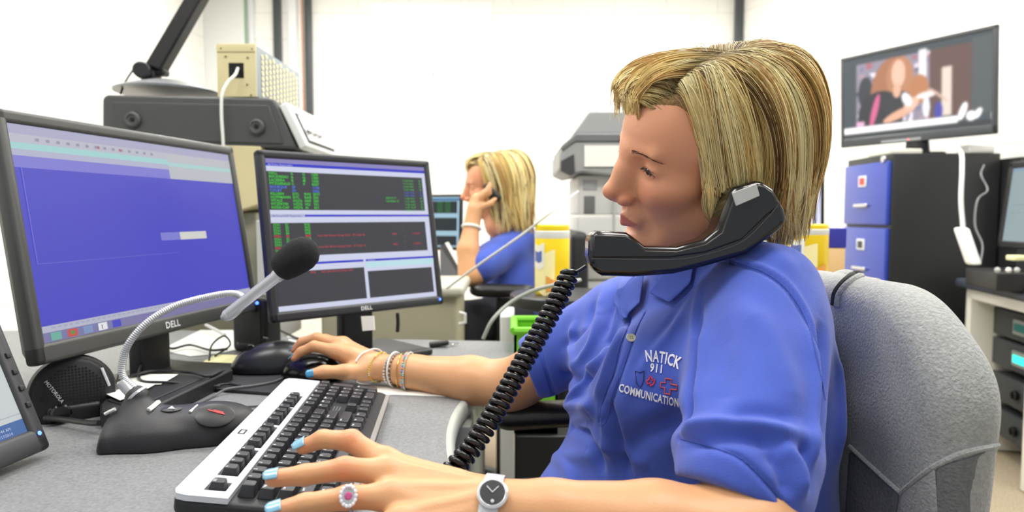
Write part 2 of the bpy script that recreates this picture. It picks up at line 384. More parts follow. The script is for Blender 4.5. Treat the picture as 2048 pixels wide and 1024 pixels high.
# faint map on the wall
pa, pb = Y(740, 5, YB - .012), Y(985, 165, YB - .012)
t = thing('wall_map', 'faint washed-out map poster with pale teal lines pinned high on the wall', 'map', ((pa[0] + pb[0]) / 2, YB - .012, pb[2]))
PM = mat('map_paper', 'f8f8f6', .7); mb = MB(); mb.box(((pa[0] + pb[0]) / 2, YB - .008, (pa[2] + pb[2]) / 2), (pb[0] - pa[0], .006, pa[2] - pb[2]), mt=PM); TL = mat('map_teal', 'a9dcdc', .7); TG = mat('map_grey', '8fa9a6', .7)
def mapline(pts, w, m): mb.tube([Y(x, y, YB - .013) for x, y in pts], w, 4, m)
mapline([(790, 88), (796, 98), (806, 112), (816, 120), (830, 122), (856, 130)], .004, TL); mapline([(816, 120), (820, 132), (821, 145)], .003, TL); mapline([(806, 112), (814, 118), (826, 117), (840, 108)], .003, TG)
mapline([(872, 122), (868, 136), (864, 148)], .0025, TG); mapline([(862, 148), (870, 149)], .008, TG)
for k in range(46):
    x, y = 872 + rng.normal() * 30, 88 + rng.normal() * 22; a = rng.uniform(0, 6); l = rng.uniform(3, 9); mapline([(x, y), (x + l * math.cos(a), y + l * math.sin(a)), (x + l * math.cos(a + .5) * 1.6, y + l * math.sin(a + .5) * 1.6)], .0018, TL)
mb.build('printed_sheet', t)
# ================================================================ DESK
LAM = mat('grey_laminate', '7d7f80', .5, bump=.1, bscale=700, var=.22, vscale=260); EDGE = mat('pale_desk_edge', 'b2b6ad', .45)
dpx = [(1046, 683), (1040, 700), (1010, 740), (960, 772), (945, 779), (928, 795), (908, 820), (896, 850), (892, 880), (895, 915), (905, 945), (925, 985), (960, 1024), (1040, 1085), (1180, 1170)]
dedge = [D(x, y, DESK)[:2] for x, y in dpx]; dedge = spline([(*q, 0) for q in dedge], 60)[:, :2]
outl = [tuple(q) for q in dedge] + [(.12, .02), (-1.6, .02), (-2.0, .6), (-2.0, 1.75), (-.9, 1.80), (-.55, 1.68)]
t = thing('work_desk', 'grey laminate work desk with a curved pale edge under the keyboard', 'desk', (-.6, 1, 0))
MB().prism([(x, y, DESK - .03) for x, y in outl], (0, 0, .03)).build('desktop', t, LAM, smooth=25)
ez = [V(x, y, DESK - .0155) for x, y in dedge]; mb = MB()
sec = [(-.002, .0152), (.006, .0152), (.011, .011), (.0125, 0), (.011, -.011), (.006, -.0152), (-.002, -.0152)]
E_ = np.array(ez); T_ = np.gradient(E_, axis=0); T_ /= np.linalg.norm(T_, axis=1)[:, None]; Nn = np.stack([-T_[:, 1], T_[:, 0], T_[:, 2] * 0], 1)
if Nn[20] @ V(1, 0, 0) < 0: Nn = -Nn
vs = np.vstack([E_[i] + np.array([Nn[i] * a + V(0, 0, b) for a, b in sec]) for i in range(len(E_))]); k = len(sec)
mb.add(vs, [(i * k + j, i * k + j + 1, (i + 1) * k + j + 1, (i + 1) * k + j) for i in range(len(E_) - 1) for j in range(k - 1)]); mb.build('edge_trim', t, EDGE, smooth=60)
PAN = mat('grey_panel', '8d9088', .5)
q = D(955, 800, 0); MB().box((-.115, 1.34, .36), (.10, .55, .71), bev=.004).build('support_panel', t, PAN)
MB().box((-1.1, 1.3, .36), (1.6, .03, .70), bev=.004).build('modesty_panel', t, PAN); MB().box((-1.1, .1, .36), (.5, .12, .71), bev=.004).build('support_panel', t, PAN)
# ================================================================ MONITORS
def monitor(label, BL, ex, W, H, tilt, bz, build_screen, stand=True, logo=None, body=None, dep=.045, chin=None, cat='monitor', led=None, ledpos=None, standz=DESK, group=None, name='computer_monitor', buttons=False, basew=.25):
    ex = nrm(ex); n = nrm(V(ex[1], -ex[0], 0)); a = math.radians(tilt)           # n faces the viewer
    ey = nrm(V(0, 0, 1) * math.cos(a) - n * math.sin(a)); ez = nrm(np.cross(ex, ey)); BL = np.asarray(BL, float)
    if ez @ n < 0: ez = -ez
    chin = chin or bz; mid = BL + ex * W / 2; base = V(*(mid - n * .06)[:2], standz)
    t = thing(name, label, cat, base, group); bm = body or CHAR
    def L(x, y, z=0): return BL + ex * x + ey * y + ez * z
    mb = MB(); th = .022
    mb.box(L(W / 2, chin / 2, -th / 2), (W, chin, th), ax=(ex, ey, ez), bev=.006); mb.box(L(W / 2, H - bz / 2, -th / 2), (W, bz, th), ax=(ex, ey, ez), bev=.006)
    for x in (bz / 2, W - bz / 2): mb.box(L(x, H / 2, -th / 2), (bz, H, th), ax=(ex, ey, ez), bev=.006)
    mb.build('bezel', t, bm)
    MB().box(L(W / 2, H / 2, -th - dep * .3), (W - .012, H - .012, dep * .6), ax=(ex, ey, -ez), taper=.93).box(L(W / 2, H / 2, -th - dep * .75), (W * .5, H * .5, dep * .5), ax=(ex, ey, -ez), taper=.8).build('back_cover', t, BLK)
    so = L(bz - .001, chin - .001, -.004); sw, sh = W - 2 * bz + .002, H - bz - chin + .002
    build_screen(t, so, ex * sw, ey * sh, ez)
    if logo: MB().text(logo, L(W / 2, chin * .3, .0008), ex, ey, chin * .55, align='C', bold=True, mt=mat('logo_silver', 'e2e3e4', .3)).build('logo', t)
    if ledpos: MB().ball(L(*ledpos, .0005), (.0028, .0028, .001), ax=(ex, ey, ez)).build('power_light', t, LED)
    if buttons:
        for kk in range(4): MB().box(L(W - bz / 2, .06 + kk * .022, .001), (.006, .007, .003), ax=(ex, ey, ez), bev=.001).build('button', t, BLK)
    if stand:
        nb = mid - n * .05; h1 = BL[2] + H * .45
        MB().box(V(nb[0], nb[1], (standz + h1) / 2), (.075, .03, h1 - standz), ax=(ex, n, (0, 0, 1)), bev=.006).build('stand_neck', t, BLK)
        MB().box(V(*(mid - n * .03)[:2], standz + .007), (basew, .19, .014), ax=(ex, n, (0, 0, 1)), bev=.005).build('stand_base', t, BLK)
    return t, L, ex, ey, ez
class UI:     # windows and bars drawn as thin layers on a screen
    def __init__(s, so, vx, vy, ez): s.so, s.vx, s.vy, s.ez, s.mb, s.l = so, vx, vy, ez, MB(), 0
    def r(s, x0, y0, x1, y1, m, lay=None):   # y measured downward from the top, 0..1
        s.l += 1; o = s.so + s.vx * x0 + s.vy * (1 - y1) + s.ez * ((s.l if lay is None else lay) * .00004); s.mb.quad(o, s.vx * (x1 - x0), s.vy * (y1 - y0), m); return s
    def t(s, txt, x, y, h, m, align='L', bold=False):
        o = s.so + s.vx * x + s.vy * (1 - y); s.mb.text(txt, o, s.vx, s.vy, h * np.linalg.norm(s.vy), m, bold=bold, align=align, off=.0012 + .00004 * s.l); return s
    def dots(s, x0, y, n, dx, w, h, m):
        for i in range(n): s.r(x0 + i * dx, y, x0 + i * dx + w, y + h, m, lay=30)
        return s
    def done(s, t): return s.mb.build('screen', t, smooth=0)
C_ = lambda h, e=.85: screen_mat('pix_' + h + str(e), h, e)
def scr_left(t, so, vx, vy, ez):
    u = UI(so, vx, vy, ez); u.r(0, 0, 1, 1, C_('4a49c4')); u.r(0, 0, 1, .05, C_('a9a8c6')); u.r(0, .045, 1, .085, C_('b7b9c6')); u.r(0, .085, 1, .115, C_('9fd0d0')); u.r(0, .115, 1, .145, C_('b0b2cc'))
    u.r(0, .145, .62, .2, C_('7d7ad2')); u.r(.62, .05, 1, .2, C_('b9bcc4')); u.r(.62, .1, 1, .125, C_('a8cfce')); u.dots(.08, .058, 14, .035, .012, .014, C_('8f92a8')); u.dots(.3, .058, 2, .09, .01, .014, C_('b05a78'))
    u.r(.52, .52, .62, .566, C_('7f80d4')); u.r(.62, .52, .77, .566, C_('d5d6d0')); u.r(.02, .2, .0225, .64, C_('7271d0')); u.r(.02, .64, .6, .6425, C_('7271d0'))
    u.r(0, .925, 1, .955, C_('b5b7cc')); u.r(0, .955, 1, 1, C_('7d7aa8')); u.dots(.03, .933, 30, .02, .013, .008, C_('a5a6c0'))
    x = .022
    for c in ('6fb0a0', 'c7564a', '7f95c0', 'e8e8ec', '4a49c4'): u.r(x, .959, x + .034, .995, C_(c)); x += .055
    u.r(.088, .968, .1, .984, C_('4f9a54')); u.t('1', .199, .99, .032, C_('101018', .1), align='C', bold=True); u.done(t)
BLm = P(76, 733, .945); BRm = P(519, 609, 1.50); ex = BRm - BLm; ex[2] = 0; Wm = float(np.linalg.norm(ex))
monitor('large widescreen monitor with a mostly blue screen standing behind the gooseneck microphone', BLm, ex, Wm, .362, 8.5, .020, scr_left, logo='DELL', chin=.03, led=1, body=mat('warm_charcoal_bezel', '474846', .4, bump=.1, bscale=1200))
def scr_right(t, so, vx, vy, ez):
    u = UI(so, vx, vy, ez); W_ = C_('d4d8f0'); Bk = C_('404046', .8); Bl = C_('2f35c8'); G = C_('3fd03c', .9); B2 = C_('4f7ce8', .9); Rd = C_('d8474a', .9); T = C_('c8c9e8')
    u.r(0, 0, 1, 1, W_); u.r(0, 0, 1, .03, C_('8d87c0')); u.r(0, .03, 1, .05, Bl); u.t('All Police Responders', .01, .048, .019, T); u.r(.0, .085, .975, .34, Bk)
    u.r(0, .37, 1, .385, Bl); u.r(0, .368, .19, .387, C_('b4b5dc')); u.t('All Fire and EMS Responders', .01, .385, .017, C_('404890')); u.r(.0, .425, .965, .645, Bk)
    u.r(0, .69, .515, .705, Bl); u.r(.53, .69, 1, .705, Bl); u.t('All Units', .54, .705, .017, T); u.r(0, .745, .515, .965, Bk); u.r(.53, .71, 1, .75, C_('bfe4ec')); u.r(.535, .775, .98, .965, Bk)
    rows = [('HALL', 'A', 'O', '1200', G), ('BOUDREAU', 'A', 'Q', '1300', G), ('LACERRA', 'B', 'M', '1500', G), ('FITZGERALD', 'C', 'P', '0207', G), ('BOURQUE', 'SP', '', '1194', B2), ('COLBY', 'SV', '', '2202', B2), ('KILLEEN', 'DTL', 'RWJ', '2077', G), ('HOFFMANN', 'DTL', 'RAD', '204', G), ('VITALE', 'HQ76', 'NHI', '200', G), ('FITZPATRI', 'HQ76', 'HQ', '301', G), ('ROSSI-CAF', 'HQ76', 'AI', '601', G)]
    for i, (a, b, c, d, m) in enumerate(rows):
        y = .106 + i * .0226; u.t(a, .01, y, .024, m, bold=True); u.t(b, .13, y, .024, m, bold=True); u.t(c, .195, y, .024, m, bold=True); u.t(d, .245, y, .024, m, bold=True)
        u.t(('11:%02d' % (10 + i * 3)), .83, y + .015, .02, m); u.t('14:%02d' % (55 - i * 4), .87, y + .015, .02, m); u.t('02', .945, y + .012, .02, m)
        if i > 6: pass
    u.t('GROVE ST', .70, .255, .02, G); u.t('CENTRAL ST', .70, .278, .02, G)
    for i in range(11):
        y = .445 + i * .019; r = i in (4, 8); m = Rd if r else G; p = ('WEST' if i > 8 else 'STA1'); u.t(p, .01, y, .021, m, bold=True); u.t('E%d' % (1 + i % 5), .075, y, .021, m, bold=True); u.t('INQ', .18, y, .021, m, bold=True)
        if r: u.t('Very Sick Person Going Code - 27 Cedar St', .25, y, .02, m); u.t('MED', .72, y, .02, m); u.t('11:04:29', .86, y, .02, m)
        if i % 2: u.t(':', .8, y, .02, G)
    u.t('WEST', .03, .765, .02, Rd); u.t('INQ', .19, .765, .02, Rd); u.t('Very Sick Person Going Code', .25, .765, .02, Rd); u.done(t)
BLm = P(545, 647, 1.30); BRm = P(889, 606, 1.585); ex = BRm - BLm; ex[2] = 0
monitor('square black monitor showing green, blue and red text lists, behind the foam microphone head', BLm, ex, float(np.linalg.norm(ex)), .338, 9, .017, scr_right, logo='DELL', chin=.021, ledpos=(float(np.linalg.norm(ex)) - .012, .012), body=mat('dark_bezel', '303134', .4, bump=.1, bscale=1200))
def scr_corner(t, so, vx, vy, ez):
    u = UI(so, vx, vy, ez); u.r(0, 0, 1, 1, C_('d3d9da', .75)); u.r(0, .93, 1, 1, C_('3f66a4')); tx = C_('8f9a9c', .5)
    u.r(.62, .9, 1, .905, C_('a8b4c0')); u.r(.93, 0, .933, .9, C_('b4bcc4'))
    for i in range(16):
        y = .2 + i * .036; u.t(('Police Unit', 'Police Sick', 'Fire Unit', 'Free Unit')[i % 4], .78 + .0 * i, y, .024, tx); u.t('Free Unit', .62, y, .024, tx); u.t('TRUCK', .45, y, .024, tx)
    u.t('11:44 AM', .9, .965, .02, C_('c8d4e8')); u.t('7/17/2014', .9, .99, .02, C_('c8d4e8')); u.dots(.7, .95, 5, .035, .014, .02, C_('c8a8b8')); u.done(t)
exc = nrm(V(.117, .993, 0)); BRc = P(106, 893, .86)
monitor('tilted monitor with a white list screen cut off at the lower left corner', BRc - exc * .46, exc, .46, .30, 22, .022, scr_corner, chin=.03, body=CHAR, buttons=True, basew=.15, ledpos=(.449, .022))
# ================================================================ CONSOLE, POWER SUPPLY, LAMP
yc = 1.92
def XZ(px, py, y=yc): return Y(px, py, y)
t = thing('radio_console', 'dark grey slant-front radio console on a beige pedestal behind the two monitors', 'console', (-.8, 2.1, DESK))
prof = [(204, 200), (207, 192), (215, 189), (535, 196), (546, 198), (556, 212), (592, 297), (204, 286)]
MB().prism([XZ(x, y) for x, y in prof], (0, .34, 0)).build('side_housing', t, DGR, bevel=.006)
mb = MB(); mb.prism([XZ(x, y, yc - .004) for x, y in [(222, 203), (538, 210), (566, 288), (222, 279)]], (0, .01, 0)); mb.build('side_panel', t, mat('dark_grey_side', '454646', .55, bump=.2, bscale=900), bevel=.003)
for (x, y) in ((514, 254), (266, 240)):
    c = XZ(x, y, yc - .006); MB().lathe(c, [(.022, 0), (.022, .004), (.019, .008), (.016, .009), (.013, .006), (.007, .005), (.006, .001)], ax=(0, -1, 0), mt=DGR).build('round_plug', t); MB().lathe(c, [(.006, 0), (.006, .0065)], ax=(0, -1, 0)).build('plug_hole', t, BLKG)
a0, a1 = XZ(557, 210), XZ(600, 300); dn = nrm(a1 - a0); nn = nrm(V(-dn[2], 0, dn[0])); nn = nn if nn[0] > 0 else -nn; l = np.linalg.norm(a1 - a0)
MB().box((a0 + a1) / 2 + V(0, .17, 0) + nn * .012, (.34, l, .024), ax=((0, 1, 0), dn, nn), bev=.006).build('front_frame', t, mat('console_front', 'd9dcda', .4))
MB().box((a0 + a1) / 2 + V(0, .17, 0) + nn * .025 + dn * .008, (.28, l * .68, .004), ax=((0, 1, 0), dn, nn), bev=.002).build('display_frame', t, BLK)
MB().box((a0 + a1) / 2 + V(0, .17, 0) + nn * .0275 + dn * .008, (.262, l * .56, .003), ax=((0, 1, 0), dn, nn)).build('display', t, mat('console_display', 'f0f2f2', .3, emit=.2))
for k in range(3): MB().lathe((a0 + a1) / 2 + V(0, .05 + .05 * k, 0) + nn * .029 + dn * .02, [(.012, 0), (.012, .01), (.009, .013)], ax=nn).build('knob', t, CHR)
MB().prism([XZ(*q) for q in [(300, 284), (522, 292), (522, 408), (470, 425), (300, 425)]], (0, .3, 0)).build('pedestal_head', t, BEI, bevel=.004)
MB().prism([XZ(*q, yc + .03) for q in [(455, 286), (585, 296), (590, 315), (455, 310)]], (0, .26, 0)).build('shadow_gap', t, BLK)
a, b = XZ(300, 425), XZ(505, 425); MB().box(((a[0] + b[0]) / 2, yc + .16, (a[2] + .70) / 2), (b[0] - a[0] - .01, .24, a[2] - .70), bev=.005).build('pedestal', t, mat('warm_grey_metal', '8b8a78', .5))
a = XZ(530, 440, yc - .06); MB().box((a[0], yc + .05, (a[2] + .70) / 2), (.06, .2, a[2] - .70), bev=.006).build('side_plate', t, GRY)
# power supply
t = thing('power_supply', 'beige metal power supply box with a perforated side on top of the console', 'electronics', XZ(475, 192, 1.96))
a, b = XZ(437, 194, 1.96), XZ(512, 88, 1.96); bx, bz_ = b[0] - a[0], b[2] - a[2]; ctr = V((a[0] + b[0]) / 2, 1.96 + .2, (a[2] + b[2]) / 2); BL2 = mat('blue_grey_metal', '9aa5ac', .45)
MB().box(ctr, (bx - .004, .40, bz_ - .002), bev=.002).build('case', t, BL2)
mb = MB(); fy = 1.958; hole = (XZ(458, 157, fy), XZ(488, 126, fy)); x0, x1, z0, z1 = a[0], b[0], a[2], b[2]; h0, h1 = hole[0], hole[1]
for (p0, p1, q0, q1) in ((x0, x1, h1[2], z1), (x0, x1, z0, h0[2]), (x0, h0[0], h0[2], h1[2]), (h1[0], x1, h0[2], h1[2])): mb.box(((p0 + p1) / 2, fy, (q0 + q1) / 2), (p1 - p0, .004, q1 - q0))
mb.box(((x0 + x1) / 2, fy - .003, z1 - .012), (x1 - x0, .004, .022), bev=.001); mb.build('front_plate', t, BEI)
MB().box(((h0[0] + h1[0]) / 2, fy + .0005, (h0[2] + h1[2]) / 2), (h1[0] - h0[0], .003, h1[2] - h0[2])).build('cable_opening', t, BLKG)
for (x, y) in ((442, 97), (504, 98), (451, 113), (495, 115), (494, 169), (502, 190)): MB().ball(XZ(x, y, fy - .004), .003, seg=8).build('screw', t, mat('screw_dark', '6b6650', .4))
mb = MB(); CREAM = mat('perforation_cream', 'efe9c4', .6)
for i in range(11):
    for j in range(9):
        yy = 1.96 + .05 + i * .031; zz = z0 + .014 + j * .0155 + (.0078 if i % 2 else 0)
        if zz < z1 - .014: mb.lathe((x1 - .0008, yy, zz), [(.0070, 0), (.0070, .0012)], ax=(1, 0, 0), seg=8, xdir=(0, 1, 0), sx=1.6)
mb.build('perforated_grille', t, CREAM)
cp = spline([XZ(476, 136, 1.95), XZ(470, 150, 1.93), XZ(455, 165, 1.91), XZ(444, 190, 1.895), XZ(443, 230, 1.895), XZ(446, 278, 1.895), XZ(449, 330, 1.9)], 40)
tag(MB().tube(cp, .0042, 8).build('power_cable', mt=mat('cable_white', 'e8e9e2', .45)), 'white cable hanging from the beige power supply down over the console', 'cable')
# lamp on console
t = thing('desk_lamp', 'black swing-arm lamp with a round silver base standing on the console', 'lamp', XZ(335, 190, 2.08))
bc = XZ(335, 186, 2.08); MB().lathe(bc, [(.145, -.002), (.146, .004), (.11, .018), (.05, .034), (.02, .038), (0.001, .038)], mt=mat('brushed_silver', '8f9295', .35, .5), seg=48).build('lamp_base', t)
a = XZ(303, 160, 2.08); MB().box(a + V(0, 0, .01), (.045, .05, .045), bev=.012).lathe(XZ(287, 143, 2.05), [(.022, 0), (.024, .004), (.024, .03), (.02, .034)], ax=(.3, -1, 0)).box(XZ(318, 145, 2.08), (.05, .04, .022), bev=.008).build('hinge', t, BLK)
MB().prism([XZ(*q, 2.05) for q in [(287, 130), (319, 141), (420, -35), (385, -35)]], (0, .05, 0)).build('lower_arm', t, BLK, bevel=.006)
e0 = XZ(403, -40, 2.07); MB().ball(e0, (.035, .03, .035)).build('elbow_joint', t, BLK); e1 = e0 + V(.55, .05, .12); MB().box((e0 + e1) / 2, (.56, .035, .045), ax=(e1 - e0, (0, 1, 0), np.cross(e1 - e0, V(0, 1, 0))), bev=.006).build('upper_arm', t, BLK)
MB().box(e1 + V(.12, 0, -.02), (.32, .09, .04), bev=.012).build('lamp_head', t, BLK)
MB().tube(spline([XZ(282, 130, 2.06), XZ(268, 138, 2.04), XZ(250, 165, 2.0), XZ(241, 188, 1.98)], 20), .0028, 6).build('lamp_cord', t, RUB)
# ================================================================ DESK-TOP GEAR
def slab(pts, z, th, name, m, parent=None, bevel=.001): return MB().prism([D(x, y, z) - V(0, 0, th) for x, y in pts], (0, 0, th)).build(name, parent, m, bevel=bevel, smooth=30)
# mouse pad, flat box
tag(slab([(404, 768), (478, 733), (600, 731), (705, 741), (640, 792), (404, 775)], DESK + .006, .005, 'mouse_pad', mat('mouse_pad_black', '2b2d30', .8, bump=.3, bscale=1500)), 'dark cloth mouse pad under the two black mice behind the keyboard', 'mouse pad')
zt = DESK + .026
t = thing('flat_case', 'flat black plastic case with papers on it between speaker and mouse pad', 'case', D(330, 790, DESK))
slab([(200, 808), (262, 747), (330, 716), (455, 731), (466, 738), (268, 832), (200, 822)], zt, .024, 'lid', BLK, t, .003)
slab([(215, 800), (264, 760), (440, 736), (440, 741), (268, 815)], zt + .002, .003, 'raised_lip', mat('black_lip', '232426', .5), t, .001)
tag(slab([(225, 765), (300, 748), (357, 748), (322, 768), (240, 772)], zt + .0045, .001, 'paper', PAPER), 'crumpled white paper lying on the flat black case', 'paper')
tag(slab([(213, 788), (245, 775), (312, 767), (280, 785), (240, 800)], zt + .0062, .001, 'paper', PAPER), 'white paper strip at the front of the flat black case', 'paper')
tag(slab([(398, 728), (432, 708), (497, 711), (482, 730), (462, 734)], DESK + .008, .0015, 'sticky_note', mat('sticky_yellow', 'eeeab4', .8)), 'pale yellow sticky notes beside the black desk speaker', 'note')
tag(slab([(700, 790), (735, 770), (905, 783), (905, 793), (790, 789)], DESK + .0012, .001, 'paper', PAPER), 'white sheet of paper under the braceleted wrist at the desk edge', 'paper')
tag(slab([(320, 700), (400, 660), (545, 660), (520, 690), (430, 708), (380, 712)], DESK + .002, .0015, 'paper', mat('grey_paper', 'd2d3cd', .8)), 'large pale sheet on the desk behind the tangled cables', 'paper')
# speaker behind corner monitor
c = P(146, 786, 1.02); sn = nrm(V(.62, -.75, .14)); sx_ = nrm(np.cross(V(0, 0, 1), sn)); sy_ = np.cross(sn, sx_)
t = thing('desk_speaker', 'black oval desk speaker with round knob tucked under the large monitor', 'speaker', V(c[0], c[1], DESK))
MB().lathe(c - sn * .055, [(.001, 0), (.03, .0), (.046, .01), (.055, .03), (.058, .05), (.055, .058), (.05, .06)], ax=sn, mt=BLK, sx=1.0, sy=1.0, seg=40).build('housing', t)
mb = MB(); mb.lathe(c + sn * .002, [(.051, 0), (.0505, .004), (.046, .006), (.001, .0065)], ax=sn, mt=mat('grille_black', '1c1c1e', .5)); mb.build('grille', t)
mb = MB(); 
for i in range(-9, 10):
    for j in range(-9, 10):
        u_, v_ = i * .0044, j * .0044
        if u_ * u_ + v_ * v_ < .040 ** 2 and not (u_ < -.004 and v_ < -.012): mb.box(c + sn * .0087 + sx_ * u_ + sy_ * v_, (.0022, .0022, .0006), ax=(sx_, sy_, sn))
mb.build('grille_holes', t, mat('hole_black', '050506', .8))
MB().lathe(c + sn * .008 - sx_ * .018 - sy_ * .026, [(.0135, 0), (.0135, .012), (.011, .015), (.001, .015)], ax=sn).build('volume_knob', t, BLKG)
MB().text('MOTOROLA', c + sn * .0095 - sx_ * .036 + sy_ * .022, nrm(sx_ * .5 - sy_ * .86), nrm(sx_ * .86 + sy_ * .5), .007, mt=mat('logo_silver', 'e2e3e4', .3)).build('logo', t)
MB().box(c + sn * .008 + sx_ * .042 + sy_ * .018, (.004, .03, .004), ax=(nrm(sx_ + sy_ * .3), nrm(sy_ - sx_ * .3), sn), bev=.001).build('silver_inlay', t, SIL)
MB().box(V(c[0], c[1], DESK + .012) - sn * V(1, 1, 0) * .02, (.07, .07, .024), ax=(sx_, nrm(np.cross((0, 0, 1), sx_)), (0, 0, 1)), bev=.006).build('foot', t, BLK)
# second speaker: black box near the right monitor
t = thing('desk_speaker', 'upright black desk speaker with blue light between the two large monitors', 'speaker', D(500, 705, DESK))
q = P(500, 640, 1.36); ax_ = (nrm(V(.9, -.3, 0)), nrm(V(.3, .9, 0)), (0, 0, 1))
g0 = D(505, 706, DESK); MB().box(g0 + V(0, .03, .062), (.092, .06, .124), ax=ax_, bev=.012).build('housing', t, BLK)
MB().box(g0 + V(0, .03, .062) - ax_[1] * .0305, (.07, .004, .095), ax=ax_, bev=.002).build('grille', t, mat('grille_black', '1c1c1e', .5))
MB().ball(P(514, 606, g0[1] - .02), .0035).build('blue_light', t, LED); MB().lathe(g0 + V(.03, 0, .03), [(.009, 0), (.009, .01), (.007, .012)], ax=-ax_[1]).build('volume_knob', t, BLKG)
MB().lathe(g0 + V(-.03, .0, .022) - ax_[1] * .003, [(.003, 0), (.003, .001)], ax=-ax_[1]).text('MOTOROLA', g0 + V(-.023, -.004, .020) - ax_[1] * .005, ax_[0], (0, 0, 1), .007).build('logo', t, mat('logo_dim', '77787a', .4))
# keys, monitor gear behind
t = thing('key_bunch', 'small black car key with metal ring on the far desk corner', 'keys', D(882, 697, DESK))
MB().box(D(878, 694, DESK) + V(0, 0, .008), (.045, .022, .012), ax=(nrm(V(1, .25, .1)), nrm(V(-.25, 1, 0)), (0, 0, 1)), bev=.005).build('key_fob', t, BLK); a = np.linspace(0, 2 * math.pi, 24, endpoint=False); c = D(900, 692, DESK) + V(0, 0, .006)
MB().tube([c + V(.011 * math.cos(q), .011 * math.sin(q), 0) for q in a], .0012, 6, closed=True).box(c + V(.01, 0, 0), (.02, .006, .002)).build('key_ring', t, CHR)
tag(MB().prism([P(x, y, 1.40) for x, y in [(722, 633), (747, 632), (749, 660), (725, 662)]], (.001, .002, 0)).build('sticky_note', mt=PAPER), 'white slip of paper hanging below the logo of the square monitor', 'note')
# ---- gooseneck microphone
MD = .93
def mz(px, py, dz=0): return D(px, py, DESK + dz)
lo, hi = V(-.66, .74, .735), V(-.34, 1.08, .86); s = SDF(lo, hi, .0022)
A0 = D(262, 858, DESK + .02); A1 = D(420, 850, DESK + .016); axd = nrm(V(*(A1 - A0)[:2], 0)); lat = V(-axd[1], axd[0], 0); lat = lat if lat[1] > 0 else -lat
cc = lambda t_, l_, z_: A0 + axd * t_ * .162 + lat * l_ + V(0, 0, DESK + z_ - A0[2])
for a_, b_, r0, r1, zf in ((-.10, .22, .040, .046, .0), (.22, .62, .046, .043, .0), (.62, .90, .043, .032, -.002)): s.cone(cc(a_, .0, .008 + zf), cc(b_, .0, .008 + zf), r0, r1, .02, flat=((0, 0, 1), .74))
s.cone(cc(.04, .008, .03), cc(.04, .012, .060), .028, .015, .022); s.ell(cc(.62, -.002, .030), (.042, .030, .012), .02, ax=(axd, lat, (0, 0, 1)))
s.cut((0, 0, DESK), (0, 0, -1)); s.cut(cc(-.22, 0, 0), -axd + V(0, 0, .2), .006)
vs, fs = s.mesh(2)
t = thing('desk_microphone', 'black desk microphone with silver gooseneck and foam head in front of the blue screen', 'microphone', cc(.3, 0, 0))
MICB = mat('mic_black', '232326', .36, bump=.25, bscale=1400); rawmesh('base', vs, fs, MICB, t)
bt = BVHTree.FromPolygons(vs.tolist(), fs.tolist())
def onto(px, py, bt, fallback=.9, off=0):
    d = nrm(P(px, py, 1) - CAMP); h, n, i, ds = bt.ray_cast(Vector(CAMP), Vector(d))
    return (P(px, py, fallback), -d) if h is None else (np.array(h) + np.array(n) * off, np.array(n))
c, n = onto(430, 831, bt); n = n if n[2] > 0 else -n; MB().lathe(c + n * .0003, [(.0215, 0), (.0215, .0008), (.019, .002), (.001, .0026)], ax=n, seg=32, xdir=axd, sx=1.15, sy=.85).build('push_button', t, mat('mic_button', '2b2b2e', .4))
MB().prism([onto(x, y, bt, off=.0042)[0] for x, y in [(413, 821), (445, 828), (449, 833), (418, 826)]], n * .0006).build('red_mark', t, mat('red_print', 'd8434a', .5))
c, n = onto(343, 819, bt); n = n if n[2] > 0 else -n; MB().lathe(c, [(.010, 0), (.010, .001), (.008, .0018), (.001, .002)], ax=n, xdir=axd, sx=1.3, sy=.8).build('push_button', t, mat('mic_button', '2b2b2e', .4))
MB().prism([onto(x, y, bt, off=.0026)[0] for x, y in [(336, 821), (344, 816), (350, 821)]], n * .0005).build('white_mark', t, WHT)
mb = MB(); mb.tube([onto(x, y, bt, off=.001)[0] for x, y in [(297, 822), (306, 815), (316, 806)]], .0035, 6); mb.build('white_switch', t, WHT); mb = MB(); mb.tube([onto(x, y, bt, off=.0008)[0] for x, y in [(210, 828), (219, 823), (230, 818)]], .0025, 6); mb.build('white_switch', t, WHT); mb = MB(); mb.tube([onto(x, y, bt, off=.0006)[0] for x, y in [(380, 825), (388, 817), (395, 811)]], [.0022, .0012, .0012], 6); mb.build('white_marking', t, WHT)
nb = cc(.04, .012, .068); dM = float((nb - CAMP) @ CF); px0 = 1024 + FPX * nb[0] / dM
SM = mat('satin_silver', 'c9cacd', .32, .75)
gp = [nb, P(246, 752, dM), P(247, 715, dM), P(262, 680, dM), P(298, 642, dM + .01), P(350, 612, dM + .03), P(410, 595, dM + .05), P(462, 587, dM + .06), P(486, 596, dM + .055), P(480, 616, dM + .04), P(462, 632, dM + .01), P(449, 634, dM - .02), P(458, 628, dM - .03)]
gl = spline(gp, 420); seg = np.concatenate([[0], np.cumsum(np.linalg.norm(np.diff(gl, axis=0), axis=1))]); ss = np.arange(0, seg[-1], .0007); gl = np.stack([np.interp(ss, seg, gl[:, i]) for i in range(3)], 1)
rr = .0048 + .00045 * np.sin(ss * 2 * math.pi / .0028); MB().tube(gl, rr, 12).build('gooseneck', t, SM, smooth=80)
MB().lathe(cc(.04, .012, .060), [(.0155, 0), (.0155, .003), (.013, .005), (.009, .012), (.008, .028), (.006, .03)], ax=nrm(gl[8] - gl[0])).build('neck_collar', t, SM)
ta, tb_ = P(449, 634, dM - .025), P(562, 546, dM - .03); MB().lathe(ta, [(.001, 0), (.006, .001), (.0075, .004), (.0078, np.linalg.norm(tb_ - ta) - .01), (.0088, np.linalg.norm(tb_ - ta) - .008), (.0088, np.linalg.norm(tb_ - ta))], ax=tb_ - ta, mt=mat('mic_tube', 'd2d3d6', .35, .5)).build('mic_tube', t)
